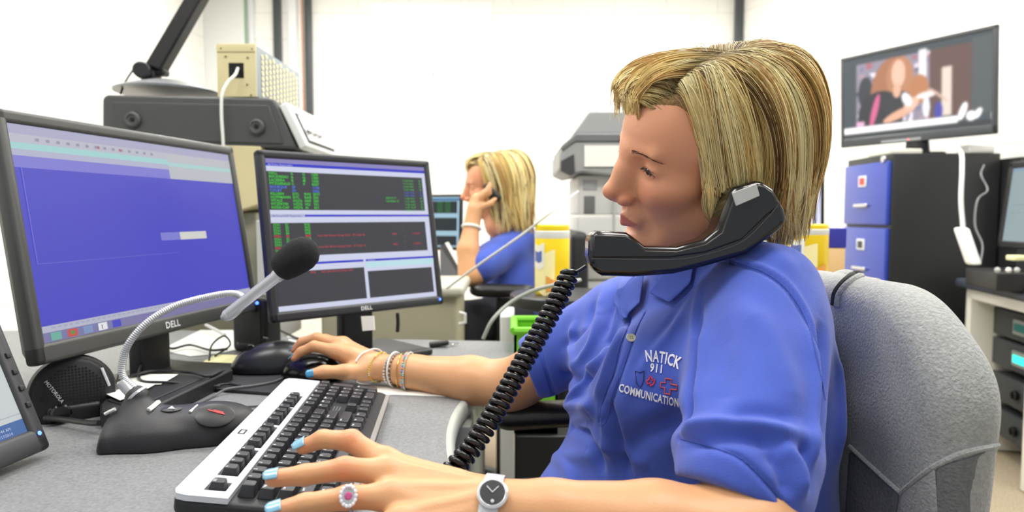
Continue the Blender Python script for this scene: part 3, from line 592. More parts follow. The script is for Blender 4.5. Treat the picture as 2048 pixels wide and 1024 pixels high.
c = P(592, 516, dM - .03); d_ = nrm(P(626, 496, dM - .03) - P(560, 540, dM - .03)); MB().lathe(c - d_ * .031, [(.001, 0), (.012, .001), (.018, .006), (.0205, .016), (.0225, .032), (.0225, .042), (.0195, .052), (.013, .059), (.006, .062), (.001, .0625)], ax=d_, mt=mat('foam_black', '1d1e20', .95, bump=1.0, bscale=900), seg=40).build('foam_windscreen', t)
# cables
RC = mat('cable_dark', '1f2022', .4); RC2 = mat('cable_grey', '66686a', .4)
def cable(label, pts, r=.0024, m=None, cat='cable', name='cable', z=None, parent=None, n=60):
    q = spline([(D(p[0], p[1], DESK + (p[2] if len(p) > 2 else .003)) if z is None else P(p[0], p[1], z)) for p in pts], n); o = MB().tube(q, r, 8).build(name, parent, m or RC)
    return tag(o, label, cat) if parent is None else o
cable('black mouse cable looping from the keyboard mouse to the microphone base', [(655, 741, .012), (610, 745, .012), (575, 752, .01), (545, 764, .009), (500, 772, .009), (455, 778, .009), (430, 790, .004), (385, 812, .003)], .0020, RC2)
cable('thin grey cable between microphone base and keyboard', [(430, 822, .006), (470, 815, .003), (530, 810, .003), (585, 800, .003)], .0019, RC2)
cable('thick black cable end plugged into the left side of the microphone base', [(90, 836, .012), (120, 838, .012), (150, 842, .014), (180, 846, .016), (198, 846, .018)], .0042)
cable('black cable crossing the flat case towards the sticky notes', [(225, 765, .04), (300, 742, .036), (380, 745, .034), (420, 752, .030), (470, 735, .012)], .0022)
cable('black cable looping on the mouse pad edge', [(470, 735, .014), (430, 748, .03), (408, 766, .012), (420, 772, .011), (455, 768, .010), (480, 772, .01)], .0022)
cable('black cable lying over the front papers of the flat case', [(300, 700, .02), (285, 725, .04), (278, 745, .034), (285, 762, .032), (340, 765, .031), (400, 771, .016), (440, 773, .010)], .0022)
cable('bent black cable on the pale sheet left of the desk speaker', [(312, 680, .01), (330, 690, .01), (346, 697, .01), (380, 690, .01), (420, 700, .01), (455, 698, .01)], .0028)
cable('black cable hanging from the square monitor stand to the mouse', [(548, 655, .02), (575, 668, .02), (600, 678, .02), (640, 678, .014)], .003)
cable('thin black cord looped beside the microphone neck', [(262, 690, .08), (240, 740, .05), (230, 780, .03), (236, 803, .02), (255, 806, .02)], .0016)
cable('black cable loop standing behind the flat case', [(300, 735, .01), (305, 705, .02), (309, 697, .03), (314, 705, .02), (316, 728, .01)], .0018)
cable('pair of black cables tangled left of the desk speaker', [(418, 720, .01), (424, 690, .03), (448, 672, .04), (460, 690, .02), (430, 712, .01)], .002)
cable('silver plug cable behind the desk speaker', [(412, 650, .02), (432, 660, .02), (450, 670, .015)], .004, GRY)
cable('black wire hanging below the right end of the square monitor', [(795, 626), (796, 645), (795, 664)], .0042, BLK, z=1.50)
# ---- keyboard
KZ = DESK + .035; K0 = D(340, 995, KZ); K1 = D(573, 760, KZ); U_ = nrm(K1 - K0); kl = np.linalg.norm(K1 - K0)
Wd = nrm(V(U_[1], -U_[0], 0)); ta_ = math.radians(7.5); Vv = nrm(Wd * math.cos(ta_) - V(0, 0, 1) * math.sin(ta_)); Nk = nrm(np.cross(Vv, U_)); Nk = Nk if Nk[2] > 0 else -Nk
kw = .170
def Kp(u, v, w=0): return K0 + U_ * u + Vv * v + Nk * w
t = thing('computer_keyboard', 'black keyboard with a silver strip along its back edge, under the typing hand', 'keyboard', V(*Kp(kl / 2, kw / 2)[:2], DESK))
kb = [(0.012, 0), (kl - .012, 0), (kl - .003, .004), (kl, .014), (kl, kw - .03), (kl - .01, kw - .008), (kl - .03, kw), (.03, kw), (.01, kw - .008), (0, kw - .03), (0, .014), (.003, .004)]
MB().prism([Kp(u, v, -.018) for u, v in kb], Nk * .0165).build('tray', t, mat('keyboard_black', '202124', .45, bump=.15, bscale=1200), bevel=.004)
ks = [(0.012, 0), (kl - .012, 0), (kl - .003, .004), (kl, .014), (kl, .052), (0, .052), (0, .014), (.003, .004)]
u0 = .016; pit = (kl - 2 * u0) / 22.6; VR = [.036, .0655, .0845, .1035, .1225, .1415]
grp = [(0, 1), (2, 4), (6.5, 4), (11, 4), (15.3, 3)]
mb = MB(); SP = mat('silver_panel', 'd9dbe2', .32, .15); kx = [(u0 + g * pit - .001, u0 + (g + n) * pit + .001) for g, n in grp]
vv0, vv1 = VR[0] - .0105, VR[0] + .0105
mb.prism([Kp(u, v, -.002) for u, v in [(0.012, 0), (kl - .012, 0), (kl - .003, .004), (kl, .014), (kl, vv0), (0, vv0), (0, .014), (.003, .004)]], Nk * .006)
mb.prism([Kp(u, v, -.002) for u, v in [(0, vv1), (kl, vv1), (kl, .0535), (0, .0535)]], Nk * .006); e = 0
for a_, b_ in kx + [(kl, kl)]: mb.prism([Kp(e, vv0, -.002), Kp(a_, vv0, -.002), Kp(a_, vv1, -.002), Kp(e, vv1, -.002)], Nk * .006); e = b_
mb.build('silver_strip', t, SP)
MB().prism([Kp(u, v, -.004) for u, v in [(.02, kw + .001), (kl - .03, kw + .001), (kl - .03, kw - .006), (.02, kw - .006)]], Nk * .006).build('front_rail', t, mat('rail_grey', '8e8a86', .4), bevel=.001)
for uu in (.05, kl - .05): MB().box(Kp(uu, .02, -.018) - V(0, 0, .007), (.03, .008, .016), ax=(U_, nrm(np.cross((0, 0, 1), U_)), (0, 0, 1))).build('foot', t, BLK)
for uu in (.06, kl - .06):
    q_ = Kp(uu, kw - .015, -.018); MB().box(V(q_[0], q_[1], (q_[2] + DESK) / 2), (.03, .01, max(.002, q_[2] - DESK))).build('rubber_pad', t, RUB)
KB = mat('key_black', '2c2d31', .38, bump=.15, bscale=1500); KL = mat('key_legend', 'dfe1e4', .5)
layout = []
for (g, n), labs in zip(grp, (['ESC'], ['F1', 'F2', 'F3', 'F4'], ['F5', 'F6', 'F7', 'F8'], ['F9', 'F10', 'F11', 'F12'], ['PRT', 'SCR', 'PAU'])):
    for i, l in enumerate(labs): layout.append((g + i, 0, 1, 1, l))
def row(r, items, x=0):
    for l, wd in items: layout.append((x, r, wd, 1, l)); x += wd
row(1, [('`', 1)] + [(c, 1) for c in '1234567890-'] + [('.', 1), ('BACK', 2)]); row(2, [('TAB', 1.5)] + [(c, 1) for c in 'QWERTYUIOP'] + [('/', 1), (':', 1), ('.', 1.5)])
row(3, [('CAPS', 1.75)] + [(c, 1) for c in 'ASDFGHJKL:'] + [('.', 1), ('ENTER', 2.25)]); row(4, [('SHIFT', 2.25)] + [(c, 1) for c in 'ZXCVBNM'] + [('.', 1), ('.', 1), ('/', 1), ('SHIFT', 2.75)])
row(5, [('CTRL', 1.25), ('WIN', 1.25), ('ALT', 1.25), ('', 6.25), ('ALT', 1.25), ('WIN', 1.25), ('FN', 1.25), ('CTRL', 1.25)])
row(1, [('INS', 1), ('HOM', 1), ('PUP', 1)], 15.3); row(2, [('DEL', 1), ('END', 1), ('PDN', 1)], 15.3); row(4, [('-', 1)], 16.3); row(5, [('-', 1), ('-', 1), ('-', 1)], 15.3)
row(1, [('NUM', 1), ('/', 1), ('.', 1), ('-', 1)], 18.6); row(2, [('7', 1), ('8', 1), ('9', 1)], 18.6); row(3, [('4', 1), ('5', 1), ('6', 1)], 18.6); row(4, [('1', 1), ('2', 1), ('3', 1)], 18.6); row(5, [('0', 2), ('.', 1)], 18.6)
layout += [(21.6, 2, 1, 2, '.'), (21.6, 4, 1, 2, 'ENT')]
def key(mb, x, r, wd, hd, lab):
    a_ = u0 + x * pit; b_ = u0 + (x + wd) * pit; v0_ = VR[r] - .0093; v1_ = VR[r + hd - 1] + .0093; g = .0009; t_ = .0026; hgt = .0085 + (.002 if r in (0, 1) else 0) + (.001 if r == 5 else 0)
    lays = [(0, -.001), (t_ * .75, hgt * .8), (t_, hgt), (t_ + .0012, hgt + .0006)]; vs = []; n = 12
    for ins, hh in lays:
        cx, cy = (a_ + b_) / 2, (v0_ + v1_) / 2; hx, hy = (b_ - a_) / 2 - g - ins, (v1_ - v0_) / 2 - g - ins * .85; rr = .0022
        for (sx, sy, a0_) in ((1, 1, 0), (-1, 1, 90), (-1, -1, 180), (1, -1, 270)):
            for k_ in range(3): an = math.radians(a0_ + 45 * k_); vs.append(Kp(cx + sx * (hx - rr) + rr * math.cos(an), cy + sy * (hy - rr) + rr * math.sin(an) + ins * .12, hh))
    fs = []
    for l in range(3):
        for i in range(n): j = (i + 1) % n; fs.append((l * n + i, (l + 1) * n + i, (l + 1) * n + j, l * n + j))
    fs.append(tuple(3 * n + i for i in range(n))); mb.add(vs, [tuple(reversed(f)) for f in fs], KB)
    sz = .0052 if len(lab) == 1 else (.0036 if len(lab) < 4 else .003)
    if lab: mb.text(lab, Kp(a_ + .0045, v0_ + .0075, hgt + .00075), U_, -Vv, sz, KL, bold=True)
layout.sort(key=lambda q: q[0]); mb2 = MB()
for i, q in enumerate(layout):
    if i < 99: mb = MB(); key(mb, *q); mb.build('key', t, smooth=30)
    else: key(mb2, *q)
if mb2.n: o = mb2.build('far_keys', t, smooth=30); o['kind'] = 'stuff'
MB().quad(Kp(kl * .39, .007, .0043), U_ * .016, Vv * .0018, KB).quad(Kp(kl * .39, .0135, .0043), U_ * .016, Vv * .0018, KB).quad(Kp(kl * .39, .007, .0043), U_ * .002, Vv * .0075, KB).quad(Kp(kl * .39 + .014, .007, .0043), U_ * .002, Vv * .0075, KB).build('logo', t, smooth=0)
mb = MB(); 
for k_ in range(3): mb.box(Kp(u0 + 16 * pit + .004, VR[3] + (k_ - 1) * .004 , .003), (.02, .0012, .001), ax=(U_, Vv, Nk))
mb.build('status_panel', t, mat('status_grey', '6e7278', .4))
# mice
def mouse(label, c, dx, L, Wm_, H, m, top=None, white=False):
    dx = nrm(V(*dx, 0)); dy = V(-dx[1], dx[0], 0); s = SDF(c - V(.09, .09, .01), c + V(.09, .09, .06), .0018)
    s.ell(c + V(0, 0, .006), (L / 2, Wm_ / 2, H), .01, ax=(dx, dy, (0, 0, 1))); s.ell(c - dx * L * .12 + V(0, 0, .008), (L * .36, Wm_ * .46, H * 1.02), .02, ax=(dx, dy, (0, 0, 1)))
    s.cut(c + V(0, 0, .001), (0, 0, -1)); v, f = s.mesh(2); t = thing('computer_mouse', label, 'mouse', c); rawmesh('shell', v, f, m, t)
    b = BVHTree.FromPolygons(v.tolist(), f.tolist())
    def top_(a, l_):
        h, n, i, ds = b.ray_cast(Vector(c + dx * a + dy * l_ + V(0, 0, .1)), Vector((0, 0, -1))); return np.array(h) if h else c
    MB().tube([top_(L * q, 0) + V(0, 0, .0003) for q in np.linspace(.05, .44, 12)], .0009, 6).build('button_seam', t, RUB)
    MB().lathe(top_(L * .26, 0) - dy * .003, [(.007, 0), (.008, .001), (.008, .005), (.007, .006)], ax=dy).build('scroll_wheel', t, BLKG)
    return t, top_
mouse('black mouse held in the far hand with bracelets', D(622, 757, DESK + .006), (-.97, .2), .115, .062, .034, BLKG)
t2, tp = mouse('large black mouse-shaped device with a white label beside the hand-held mouse', D(545, 741, DESK + .006), (-.96, -.28), .15, .08, .045, mat('soft_black', '1d1e22', .3))
cc_, dxx = D(545, 741, DESK + .006), nrm(V(-.96, -.28, 0)); MB().box(tp(-.040, -.010) + V(0, 0, .0012), (.022, .014, .0022), ax=(nrm(dxx + V(0, 0, .35)), V(-dxx[1], dxx[0], 0), nrm(V(0, 0, 1) - dxx * .35))).build('white_label', t2, WHT)
# ================================================================ BACKGROUND LEFT/MID
# cubicle end cabinet
t = thing('storage_cabinet', 'beige cabinet with rounded top edge standing behind the square monitor', 'cabinet', (-.3, 2.0, 0))
a, b = Y(640, 590, 1.98), Y(915, 590, 1.98); MB().box(((a[0] + b[0]) / 2, 2.13, a[2] / 2), (b[0] - a[0], .3, a[2]), bev=.012).build('body', t, mat('olive_beige', 'aaa68c', .5))
a2, b2 = Y(640, 572, 1.97), Y(928, 572, 1.97); MB().box(((a2[0] + b2[0]) / 2, 2.13, a2[2] - .016), (b2[0] - a2[0], .34, .035), bev=.014).build('top', t, mat('pale_beige', 'c5c4b4', .4)); MB().tube([Y(918, 625, 1.97), Y(930, 628, 1.97), Y(930, 645, 1.97), Y(918, 648, 1.97)], .005, 8).build('latch', t, WHT)
def scr_bg(t, so, vx, vy, ez):
    u = UI(so, vx, vy, ez); u.r(0, 0, 1, 1, C_('a9cde0')); u.r(0, .03, 1, .08, C_('4f7fae'))
    for y0, y1 in ((.09, .33), (.42, .68), (.78, .97)): u.r(.02, y0, .97, y1, C_('2c3438'))
    for i in range(5):
        for x in (.3, .5, .72, .82): u.t('MATE', x, .13 + i * .045, .045, C_('3fae4c'))
    u.done(t)
pa, pb = P(760, 498, 2.72), P(921, 486, 2.60); ex = pb - pa; ex[2] = 0
monitor('small black monitor with stacked dark panels on the far desk beside the background woman', pa, ex, float(np.linalg.norm(ex)), .215, 3, .010, scr_bg, chin=.014, body=BLK, standz=.745)
# far desk
t = thing('far_desk', 'pale far desk with the small monitor on it, in front of the seated background woman', 'desk', (-.2, 3.0, 0)); MB().box((-.80, 2.90, .73), (1.04, .8, .03), bev=.008).build('desktop', t, mat('pale_top', 'cfd2d2', .4)); 
for x in (-1.25, -.35): MB().box((x, 2.90, .36), (.03, .75, .71)).build('side_panel', t, GRY)
t = thing('open_binder', 'open black clipboard with a white sheet propped up before the seated woman', 'binder', P(905, 545, 2.5))
MB().prism([P(*q) for q in [(880, 492, 2.56), (893, 487, 2.55), (932, 553, 2.42), (925, 562, 2.42), (880, 562, 2.45)]], (.0, .012, 0)).build('cover', t, BLK); MB().prism([P(*q) for q in [(890, 486, 2.545), (897, 484, 2.545), (934, 550, 2.41), (929, 556, 2.41)]], (0, .003, 0)).build('sheet', t, PAPER)
# wipes canisters
def canister(label, base, hgt, r, rot):
    t = thing('wipes_canister', label, 'canister', base, 'yellow wipes canisters'); YL = mat('canister_yellow', 'f7d40e', .35); WL = mat('canister_label', 'f4f1e2', .4)
    MB().lathe(base, [(r * .93, 0), (r, .006), (r, hgt * .80), (r * .98, hgt * .81)], seg=40, mt=YL).build('tub', t)
    MB().lathe(base + V(0, 0, hgt * .80), [(r * .99, 0), (r * 1.01, .002), (r * 1.01, hgt * .10), (r * .98, hgt * .11)], seg=40).build('collar', t, WHT)
    MB().lathe(base + V(0, 0, hgt * .905), [(r * .97, 0), (r * .99, .003), (r * .97, hgt * .075), (r * .9, hgt * .09), (.001, hgt * .092)], seg=40, mt=mat('lid_yellow', 'f6d90a', .35)).build('lid', t)
    def wrap(a0, a1, z0, z1, m, nm, off=.0008, wob=0):
        n = 16; vs = []; 
        for i in range(n + 1):
            a = rot + a0 + (a1 - a0) * i / n
            for z in (z0 + wob * math.sin(i * .5), z1 + wob * math.cos(i * .4)): vs.append(base + V((r + off) * math.cos(a), (r + off) * math.sin(a), z * hgt))
        MB().add(vs, [(2 * i, 2 * i + 2, 2 * i + 3, 2 * i + 1) for i in range(n)], m).build(nm, t)
    wrap(-1.3, .1, .03, .62, mat('label_pale', 'fff2b0', .5), 'label', wob=.03); wrap(-1.3, -.5, .38, .72, WL, 'label_panel', .0016, .02); wrap(-1.2, -.65, .47, .62, mat('label_blue', '5a6fb4', .5), 'label_mark', .0022, .01); wrap(-.4, .6, .04, .25, mat('label_orange', 'f0a84c', .5), 'label_patch', .0024, .03)
    return t
tb = P(1104, 588, 1.86); canister('yellow wipes canister standing on the round black table in mid-room', tb, .19, .0475, -math.pi / 2)
t = thing('round_table', 'round black pedestal table holding the yellow canister', 'table', V(tb[0] + .03, tb[1] + .02, 0)); c = tb + V(.035, .03, 0)
MB().lathe(c + V(0, 0, -.045), [(.10, -.0), (.142, .012), (.15, .03), (.15, .04), (.145, .0445), (.001, .0445)], seg=48, mt=mat('table_dark', '3a3b3d', .35)).build('tabletop', t); MB().lathe(V(c[0], c[1], 0.0), [(.115, 0), (.115, .02), (.03, .04), (.025, c[2] - .045)], mt=BLK).build('pedestal', t)
t = thing('tape_dispenser', 'small glass and orange cup beside the canister on the round table', 'cup', P(1128, 600, 1.80)); MB().lathe(P(1122, 603, 1.80), [(.02, 0), (.022, .03), (.019, .05)], mt=mat('pale_orange', 'e8b070', .5)).build('cup', t)
# white box and green bins
def bx(name, label, cat, px0, px1, pyt, d, zb, dep, m, bev=.006, group=None):
    a, b = P(px0, pyt, d), P(px1, pyt, d); o = MB().box(((a[0] + b[0]) / 2, a[1] + dep / 2, (a[2] + zb) / 2), (b[0] - a[0], dep, a[2] - zb), bev=bev).build(name, mt=m); return tag(o, label, cat, group)
bx('white_bin', 'narrow white box standing beside the green bin under the round table', 'bin', 1000, 1029, 632, 1.95, 0, .2, WHT)
GN = mat('lime_green', '74c82a', .4)
a, b = P(1028, 662, 1.5), P(1116, 662, 1.5); t = thing('green_bin', 'lime green bin on the black drawer pedestal behind the armrest', 'bin', V((a[0] + b[0]) / 2, a[1] + .1, 0)); zt_ = a[2]
mb = MB(); x0, x1, y0, y1 = a[0], b[0], a[1], a[1] + .17; zb_ = P(1030, 872, 1.5)[2] + .001
for p, q in (((x0, y0), (x1, y0)), ((x1, y0), (x1, y1)), ((x1, y1), (x0, y1)), ((x0, y1), (x0, y0))): mb.prism([(p[0], p[1], zb_), (q[0], q[1], zb_), (q[0], q[1], zt_), (p[0], p[1], zt_)], nrm(V(p[1] - q[1], q[0] - p[0], 0)) * .006)
mb.box(((x0 + x1) / 2, (y0 + y1) / 2, zb_ + .01), (x1 - x0, y1 - y0, .02)); mb.build('tub', t, GN); mb = MB()
for p, q in (((x0, y0), (x1, y0)), ((x1, y0), (x1, y1)), ((x1, y1), (x0, y1)), ((x0, y1), (x0, y0))): mb.tube([(p[0], p[1], zt_), (q[0], q[1], zt_)], .009, 8)
mb.build('rim', t, GN)
t = thing('drawer_pedestal', 'black drawer pedestal under the lime green bin beside the work desk', 'drawers', P(1080, 900, 1.5)); a, b = P(1030, 872, 1.5), P(1112, 872, 1.5)
MB().box(((a[0] + b[0]) / 2 + .05, a[1] + .1, a[2] / 2), (b[0] - a[0] + .1, .2, a[2]), bev=.005).build('body', t, mat('pedestal_black', '1b1c1c', .5))
# printer
t = thing('office_printer', 'tall grey multifunction printer against the far wall left of the face', 'printer', (.35, 2.7, 0)); yp = 2.5; LG = mat('printer_pale', 'd3d4d0', .45); MG = mat('printer_grey', '9b9d9c', .45); DG = mat('printer_dark', '6a6c6d', .5)
def pbox(n, x0, x1, y0, y1, m, yy=0, dep=.4, bev=.008):
    a, b = Y(x0, y1, yp + yy), Y(x1, y0, yp + yy); return MB().box(((a[0] + b[0]) / 2, yp + yy + dep / 2, (a[2] + b[2]) / 2), (b[0] - a[0], dep, b[2] - a[2]), bev=bev).build(n, t, m)
MB().prism([Y(x, y, yp) for x, y in [(1147, 268), (1175, 226), (1180, 222), (1290, 222), (1300, 268)]], (0, .4, 0)).build('document_feeder', t, MG, bevel=.006)
MB().prism([Y(x, y, yp - .05) for x, y in [(1119, 300), (1150, 283), (1300, 283), (1300, 345), (1230, 353), (1165, 345), (1142, 350), (1119, 340)]], (0, .45, 0)).build('scanner_body', t, MG, bevel=.008)
MB().prism([Y(x, y, yp - .055) for x, y in [(1122, 292), (1152, 266), (1300, 266), (1300, 283), (1152, 284), (1124, 304)]], (0, .46, 0)).build('scanner_lid', t, DG, bevel=.006)
MB().prism([Y(x, y, yp - .056) for x, y in [(1122, 322), (1148, 308), (1150, 346), (1142, 352), (1122, 342)]], (0, .02, 0)).build('output_slot', t, mat('slot_dark', '3c3e40', .5))
MB().prism([Y(x, y, yp - .057) for x, y in [(1169, 291), (1240, 291), (1240, 333), (1169, 333)]], (0, .008, 0)).build('notice_label', t, PAPER)
pbox('upper_body', 1156, 1300, 350, 430, LG); pbox('dark_opening', 1168, 1190, 392, 428, DG, -.004, .02, .002); pbox('control_panel', 1166, 1194, 360, 380, mat('panel_greyblue', 'a9acae', .5), -.004, .02, .002); pbox('lower_body', 1154, 1300, 432, 560, LG, -.01); pbox('side_column', 1225, 1232, 352, 560, GRY, -.014, .02, .002)
a = Y(1154, 560, yp); MB().box((.52, yp + .2, a[2] / 2), (.5, .4, a[2]), bev=.01).build('paper_cabinet', t, mat('printer_white', 'e2e2de', .45))
# white cords
WC = mat('cord_white', 'd8d9d4', .5)
tag(MB().tube(spline([P(893, 577, 1.95), P(960, 528, 1.9), P(1050, 465, 1.85), P(1120, 410, 1.85), P(1156, 383, 2.3)], 50), .0036, 8).build('network_cable', mt=WC), 'white cord stretched diagonally in front of the background woman', 'cord')
tag(MB().tube(spline([P(966, 678, 1.72), P(985, 640, 1.72), P(1020, 606, 1.74), P(1065, 582, 1.72), P(1118, 568, 1.66), P(1160, 560, 1.75)], 50), .0048, 8).build('network_cable', mt=mat('cord_grey', 'a9aaa6', .5)), 'grey cord curving from the desk corner up past the canister', 'cord')
# ================================================================ RIGHT SIDE
def scr_tv(t, so, vx, vy, ez):
    W_, H_ = 300, 170; x, y = np.meshgrid((np.arange(W_) + .5) / W_, (np.arange(H_) + .5) / H_); im = np.zeros((H_, W_, 3)) + np.array(lin('3b454c')[:3])
    r2 = np.random.default_rng(3)
    def R(x0, y0, x1, y1, c, m=None):
        k = (x > x0) & (x < x1) & (y > y0) & (y < y1); im[k] = lin(c)[:3]
    def E(cx, cy, rx_, ry_, c, rot=0):
        X_, Y_ = (x - cx) * 16 / 9, y - cy; a = math.radians(rot); X2 = X_ * math.cos(a) + Y_ * math.sin(a); Y2 = -X_ * math.sin(a) + Y_ * math.cos(a); im[(X2 / rx_) ** 2 + (Y2 / ry_) ** 2 < 1] = lin(c)[:3]
    R(.1, .08, .88, .86, '8c8494')
    for _ in range(110): cx, cy = r2.uniform(.1, .62), r2.uniform(.08, .85); R(cx, cy, min(.62, cx + r2.uniform(.01, .05)), cy + r2.uniform(.02, .07), r2.choice(['d8cfd8', 'a5606a', '6b6f8e', 'e6e2ea', '4b4650', 'b88f9a']))
    R(.55, .05, .6, .6, 'e4dfe6'); R(.62, .08, .88, .86, '5d4440'); R(.70, .3, .76, .84, 'd9c8bc'); R(.88, .04, 1, .86, '4a5154'); R(0, .04, .1, .86, '39444c')
    E(.17, .45, .1, .2, '2a3038'); E(.33, .4, .2, .33, 'a0694a', 15); E(.42, .32, .17, .24, 'b07a58'); E(.55, .5, .12, .17, 'b0764e'); E(.28, .75, .3, .3, '23262e', 0); E(.40, .62, .18, .14, '262a32'); E(.41, .28, .085, .16, 'e0b49c'); E(.40, .48, .05, .08, 'd9a88c'); E(.24, .68, .04, .2, 'c85a88', 15)
    E(.42, .76, .22, .05, 'd8a488', -20); E(.5, .66, .1, .06, 'e0b49c', -30); E(.47, .6, .09, .05, 'e8e6ea', 60); E(.6, .58, .12, .035, 'e8dcd8', -5); E(.6, .72, .04, .12, 'e2e0e2'); E(.68, .6, .14, .015, 'c8a898', 40); E(.68, .78, .05, .1, '3d3f9c'); R(.1, .8, .16, .86, 'd8a8c8')
    R(.0, .865, .8, .935, 'ffffff'); E(.83, .82, .035, .1, 'ffffff', 20); E(.88, .88, .05, .05, 'ffffff', -40); E(.92, .86, .03, .06, 'ffffff', 30); R(0, .935, 1, 1, '2b3338')
    [im := (im + np.roll(im, 1, 0) + np.roll(im, -1, 0) + np.roll(im, 1, 1) + np.roll(im, -1, 1)) / 5 for _ in range(8)]
    gx, gy = np.meshgrid(np.linspace(0, 1, W_), np.linspace(0, 1, H_)); vs = so + gx.ravel()[:, None] * vx + (1 - gy.ravel())[:, None] * vy + ez * .0004
    i = np.arange(W_ * H_).reshape(H_, W_); fs = np.stack([i[1:, :-1].ravel(), i[1:, 1:].ravel(), i[:-1, 1:].ravel(), i[:-1, :-1].ravel()], 1); rawmesh('screen', vs, fs, attr_mat('tv_picture', emit=1.25, rough=.3), t, im.reshape(-1, 3), smooth=False)
BLt = P(1681, 291, 3.68); BRt = P(1992, 274, 3.02); BRt[2] = BLt[2] = (BLt[2] + BRt[2]) / 2; ex = BRt - BLt
tv, L, tex, tey, tez = monitor('wide television showing a smiling long-haired woman, on top of the black cabinets', BLt, ex, float(np.linalg.norm(ex)), .475, -3, .022, scr_tv, stand=False, chin=.045, cat='television', name='television', body=mat('tv_bezel', '42464a', .35))
CT = 1.335
MB().lathe(V(*L(.39, 0, -.04)[:2], CT + .002), [(.11, 0), (.11, .012), (.05, .02), (.045, BLt[2] - CT + .01)], mt=BLKG, sx=1.2, sy=.7, xdir=tex).build('stand', tv)
MB().ball(L(.37, .012, .001), .004).build('standby_light', tv, mat('red_light', 'ff3040', emit=2)); MB().box(L(.33, .012, .001), (.2, .012, .003), ax=(tex, tey, tez)).build('speaker_bar', tv, mat('tv_strip', '8b8f92', .4))
# filing cabinets
t = thing('filing_cabinet', 'tall filing cabinet with a blue drawer front and black side under the television', 'cabinet', (2.02, 3.4, 0)); x0 = 1.76; BLF = mat('cabinet_blue', '2c43a8', .3, coat=.3); CB = mat('cabinet_black', '1f2021', .42)
MB().box((x0 + .265, 3.415, CT / 2), (.50, .43, CT), bev=.004).build('body', t, CB)
for k in range(4):
    z = .05 + k * .315; d_ = MB().box((x0 + .006, 3.415, z + .155), (.022, .41, .30), bev=.005).build('drawer', t, BLF if k > 1 else mat('cabinet_darkblue', '1a2038', .35))
    MB().box((x0 - .012, 3.43, z + .10), (.02, .13, .018), bev=.006).build('handle', d_, CHR); MB().box((x0 - .007, 3.43, z + .22), (.006, .075, .055), bev=.002).build('label_holder', d_, SIL); MB().box((x0 - .0105, 3.43, z + .22), (.002, .045, .035)).build('label_card', d_, mat('card_red', 'd84a44', .6) if k == 3 else BLKG)
MB().lathe((x0 - .006, 3.24, CT - .025), [(.016, 0), (.016, .008), (.012, .01)], ax=(-1, 0, 0)).build('lock', t, CHR)
tag(MB().box((2.47, 3.27, .655), (.36, .36, 1.31), bev=.004).build('filing_cabinet', mt=mat('cabinet_black2', '262728', .5)), 'plain black cabinet beside the blue one, behind the white handset', 'cabinet')
tag(MB().box((1.88, 3.38, CT + .015), (.16, .2, .028), bev=.008).build('cable_box', mt=mat('box_cream', 'dcdccc', .5)), 'small cream box on the left end of the cabinet below the television', 'box')
tag(MB().box((2.19, 3.25, CT + .022), (.12, .1, .044), bev=.01).build('power_adapter', mt=WHT), 'white adapter on the cabinet at the right end of the television', 'adapter')
# rack desk
RD = [D(1852, 556, .745), D(2040, 590, .745)]; a = V(2.03, 3.02, .745); b = V(1.93, 2.52, .745); rd = nrm(b - a); rn_ = nrm(V(-rd[1], rd[0], 0)); rn_ = rn_ if rn_[0] > 0 else -rn_; ln = np.linalg.norm(b - a); zz = V(0, 0, 1)
t = thing('equipment_desk', 'white-edged equipment desk with dark top at the right edge, holding stacked radios', 'desk', V(2.3, 2.8, 0)); ax3 = (rd, rn_, zz); mdp = (a + b) / 2
MB().box(mdp + rn_ * .3 + V(0, 0, .0), (ln + .1, .68, .04), ax=ax3, bev=.015).build('desktop', t, mat('blue_black_top', '3c4250', .45)); MB().box(mdp + rn_ * .02 - V(0, 0, .045), (ln + .04, .04, .045), ax=ax3, bev=.004).build('front_rail', t, WHT)
for q in (a, b): MB().box(V(*(q + rn_ * .3)[:2], .355), (.045, .6, .70), ax=ax3, bev=.004).build('side_panel', t, mat('desk_white', 'e6e5da', .45))
MB().box(V(*(mdp + rn_ * .57)[:2], .36), (ln, .02, .68), ax=ax3).build('back_panel', t, CB)
for k, z in enumerate((.59, .46, .31, .16)):
    r_ = thing('radio_unit', ['rack radio with faint display, topmost in the equipment desk', 'rack radio with bright teal display, second from the top in the equipment desk', 'dark rack unit with a round knob, third in the equipment desk', 'plain dark rack unit, lowest in the equipment desk'][k], 'radio', mdp + rn_ * .3 + V(0, 0, z - .745), 'radios in the equipment desk')
    c = V(*mdp[:2], z); MB().box(c + rn_ * .3, (ln - .06, .42, .115), ax=ax3, bev=.004).build('case', r_, mat('rack_grey', '33373a', .5))
    f = c + rn_ * .085
    if k < 2:
        MB().box(f + rd * .06, (.20, .012, .062), ax=ax3, bev=.003).build('faceplate', r_, mat('face_grey', '8a8f8c', .4)); MB().box(f + rd * .02 - rn_ * .007, (.09, .004, .032), ax=ax3).build('display', r_, mat('teal%d' % k, ['1c5a56', '35e0cc'][k], .4, emit=[.3, 1.0][k]))
        for j in range(4): MB().box(f + rd * (.10 + .014 * j) - rn_ * .007 + V(0, 0, -.012), (.009, .006, .012), ax=ax3).build('button', r_, WHT)
    else: MB().lathe(f, [(.02, 0), (.02, .012), (.016, .015)], ax=-rn_).build('knob', r_, BLKG)
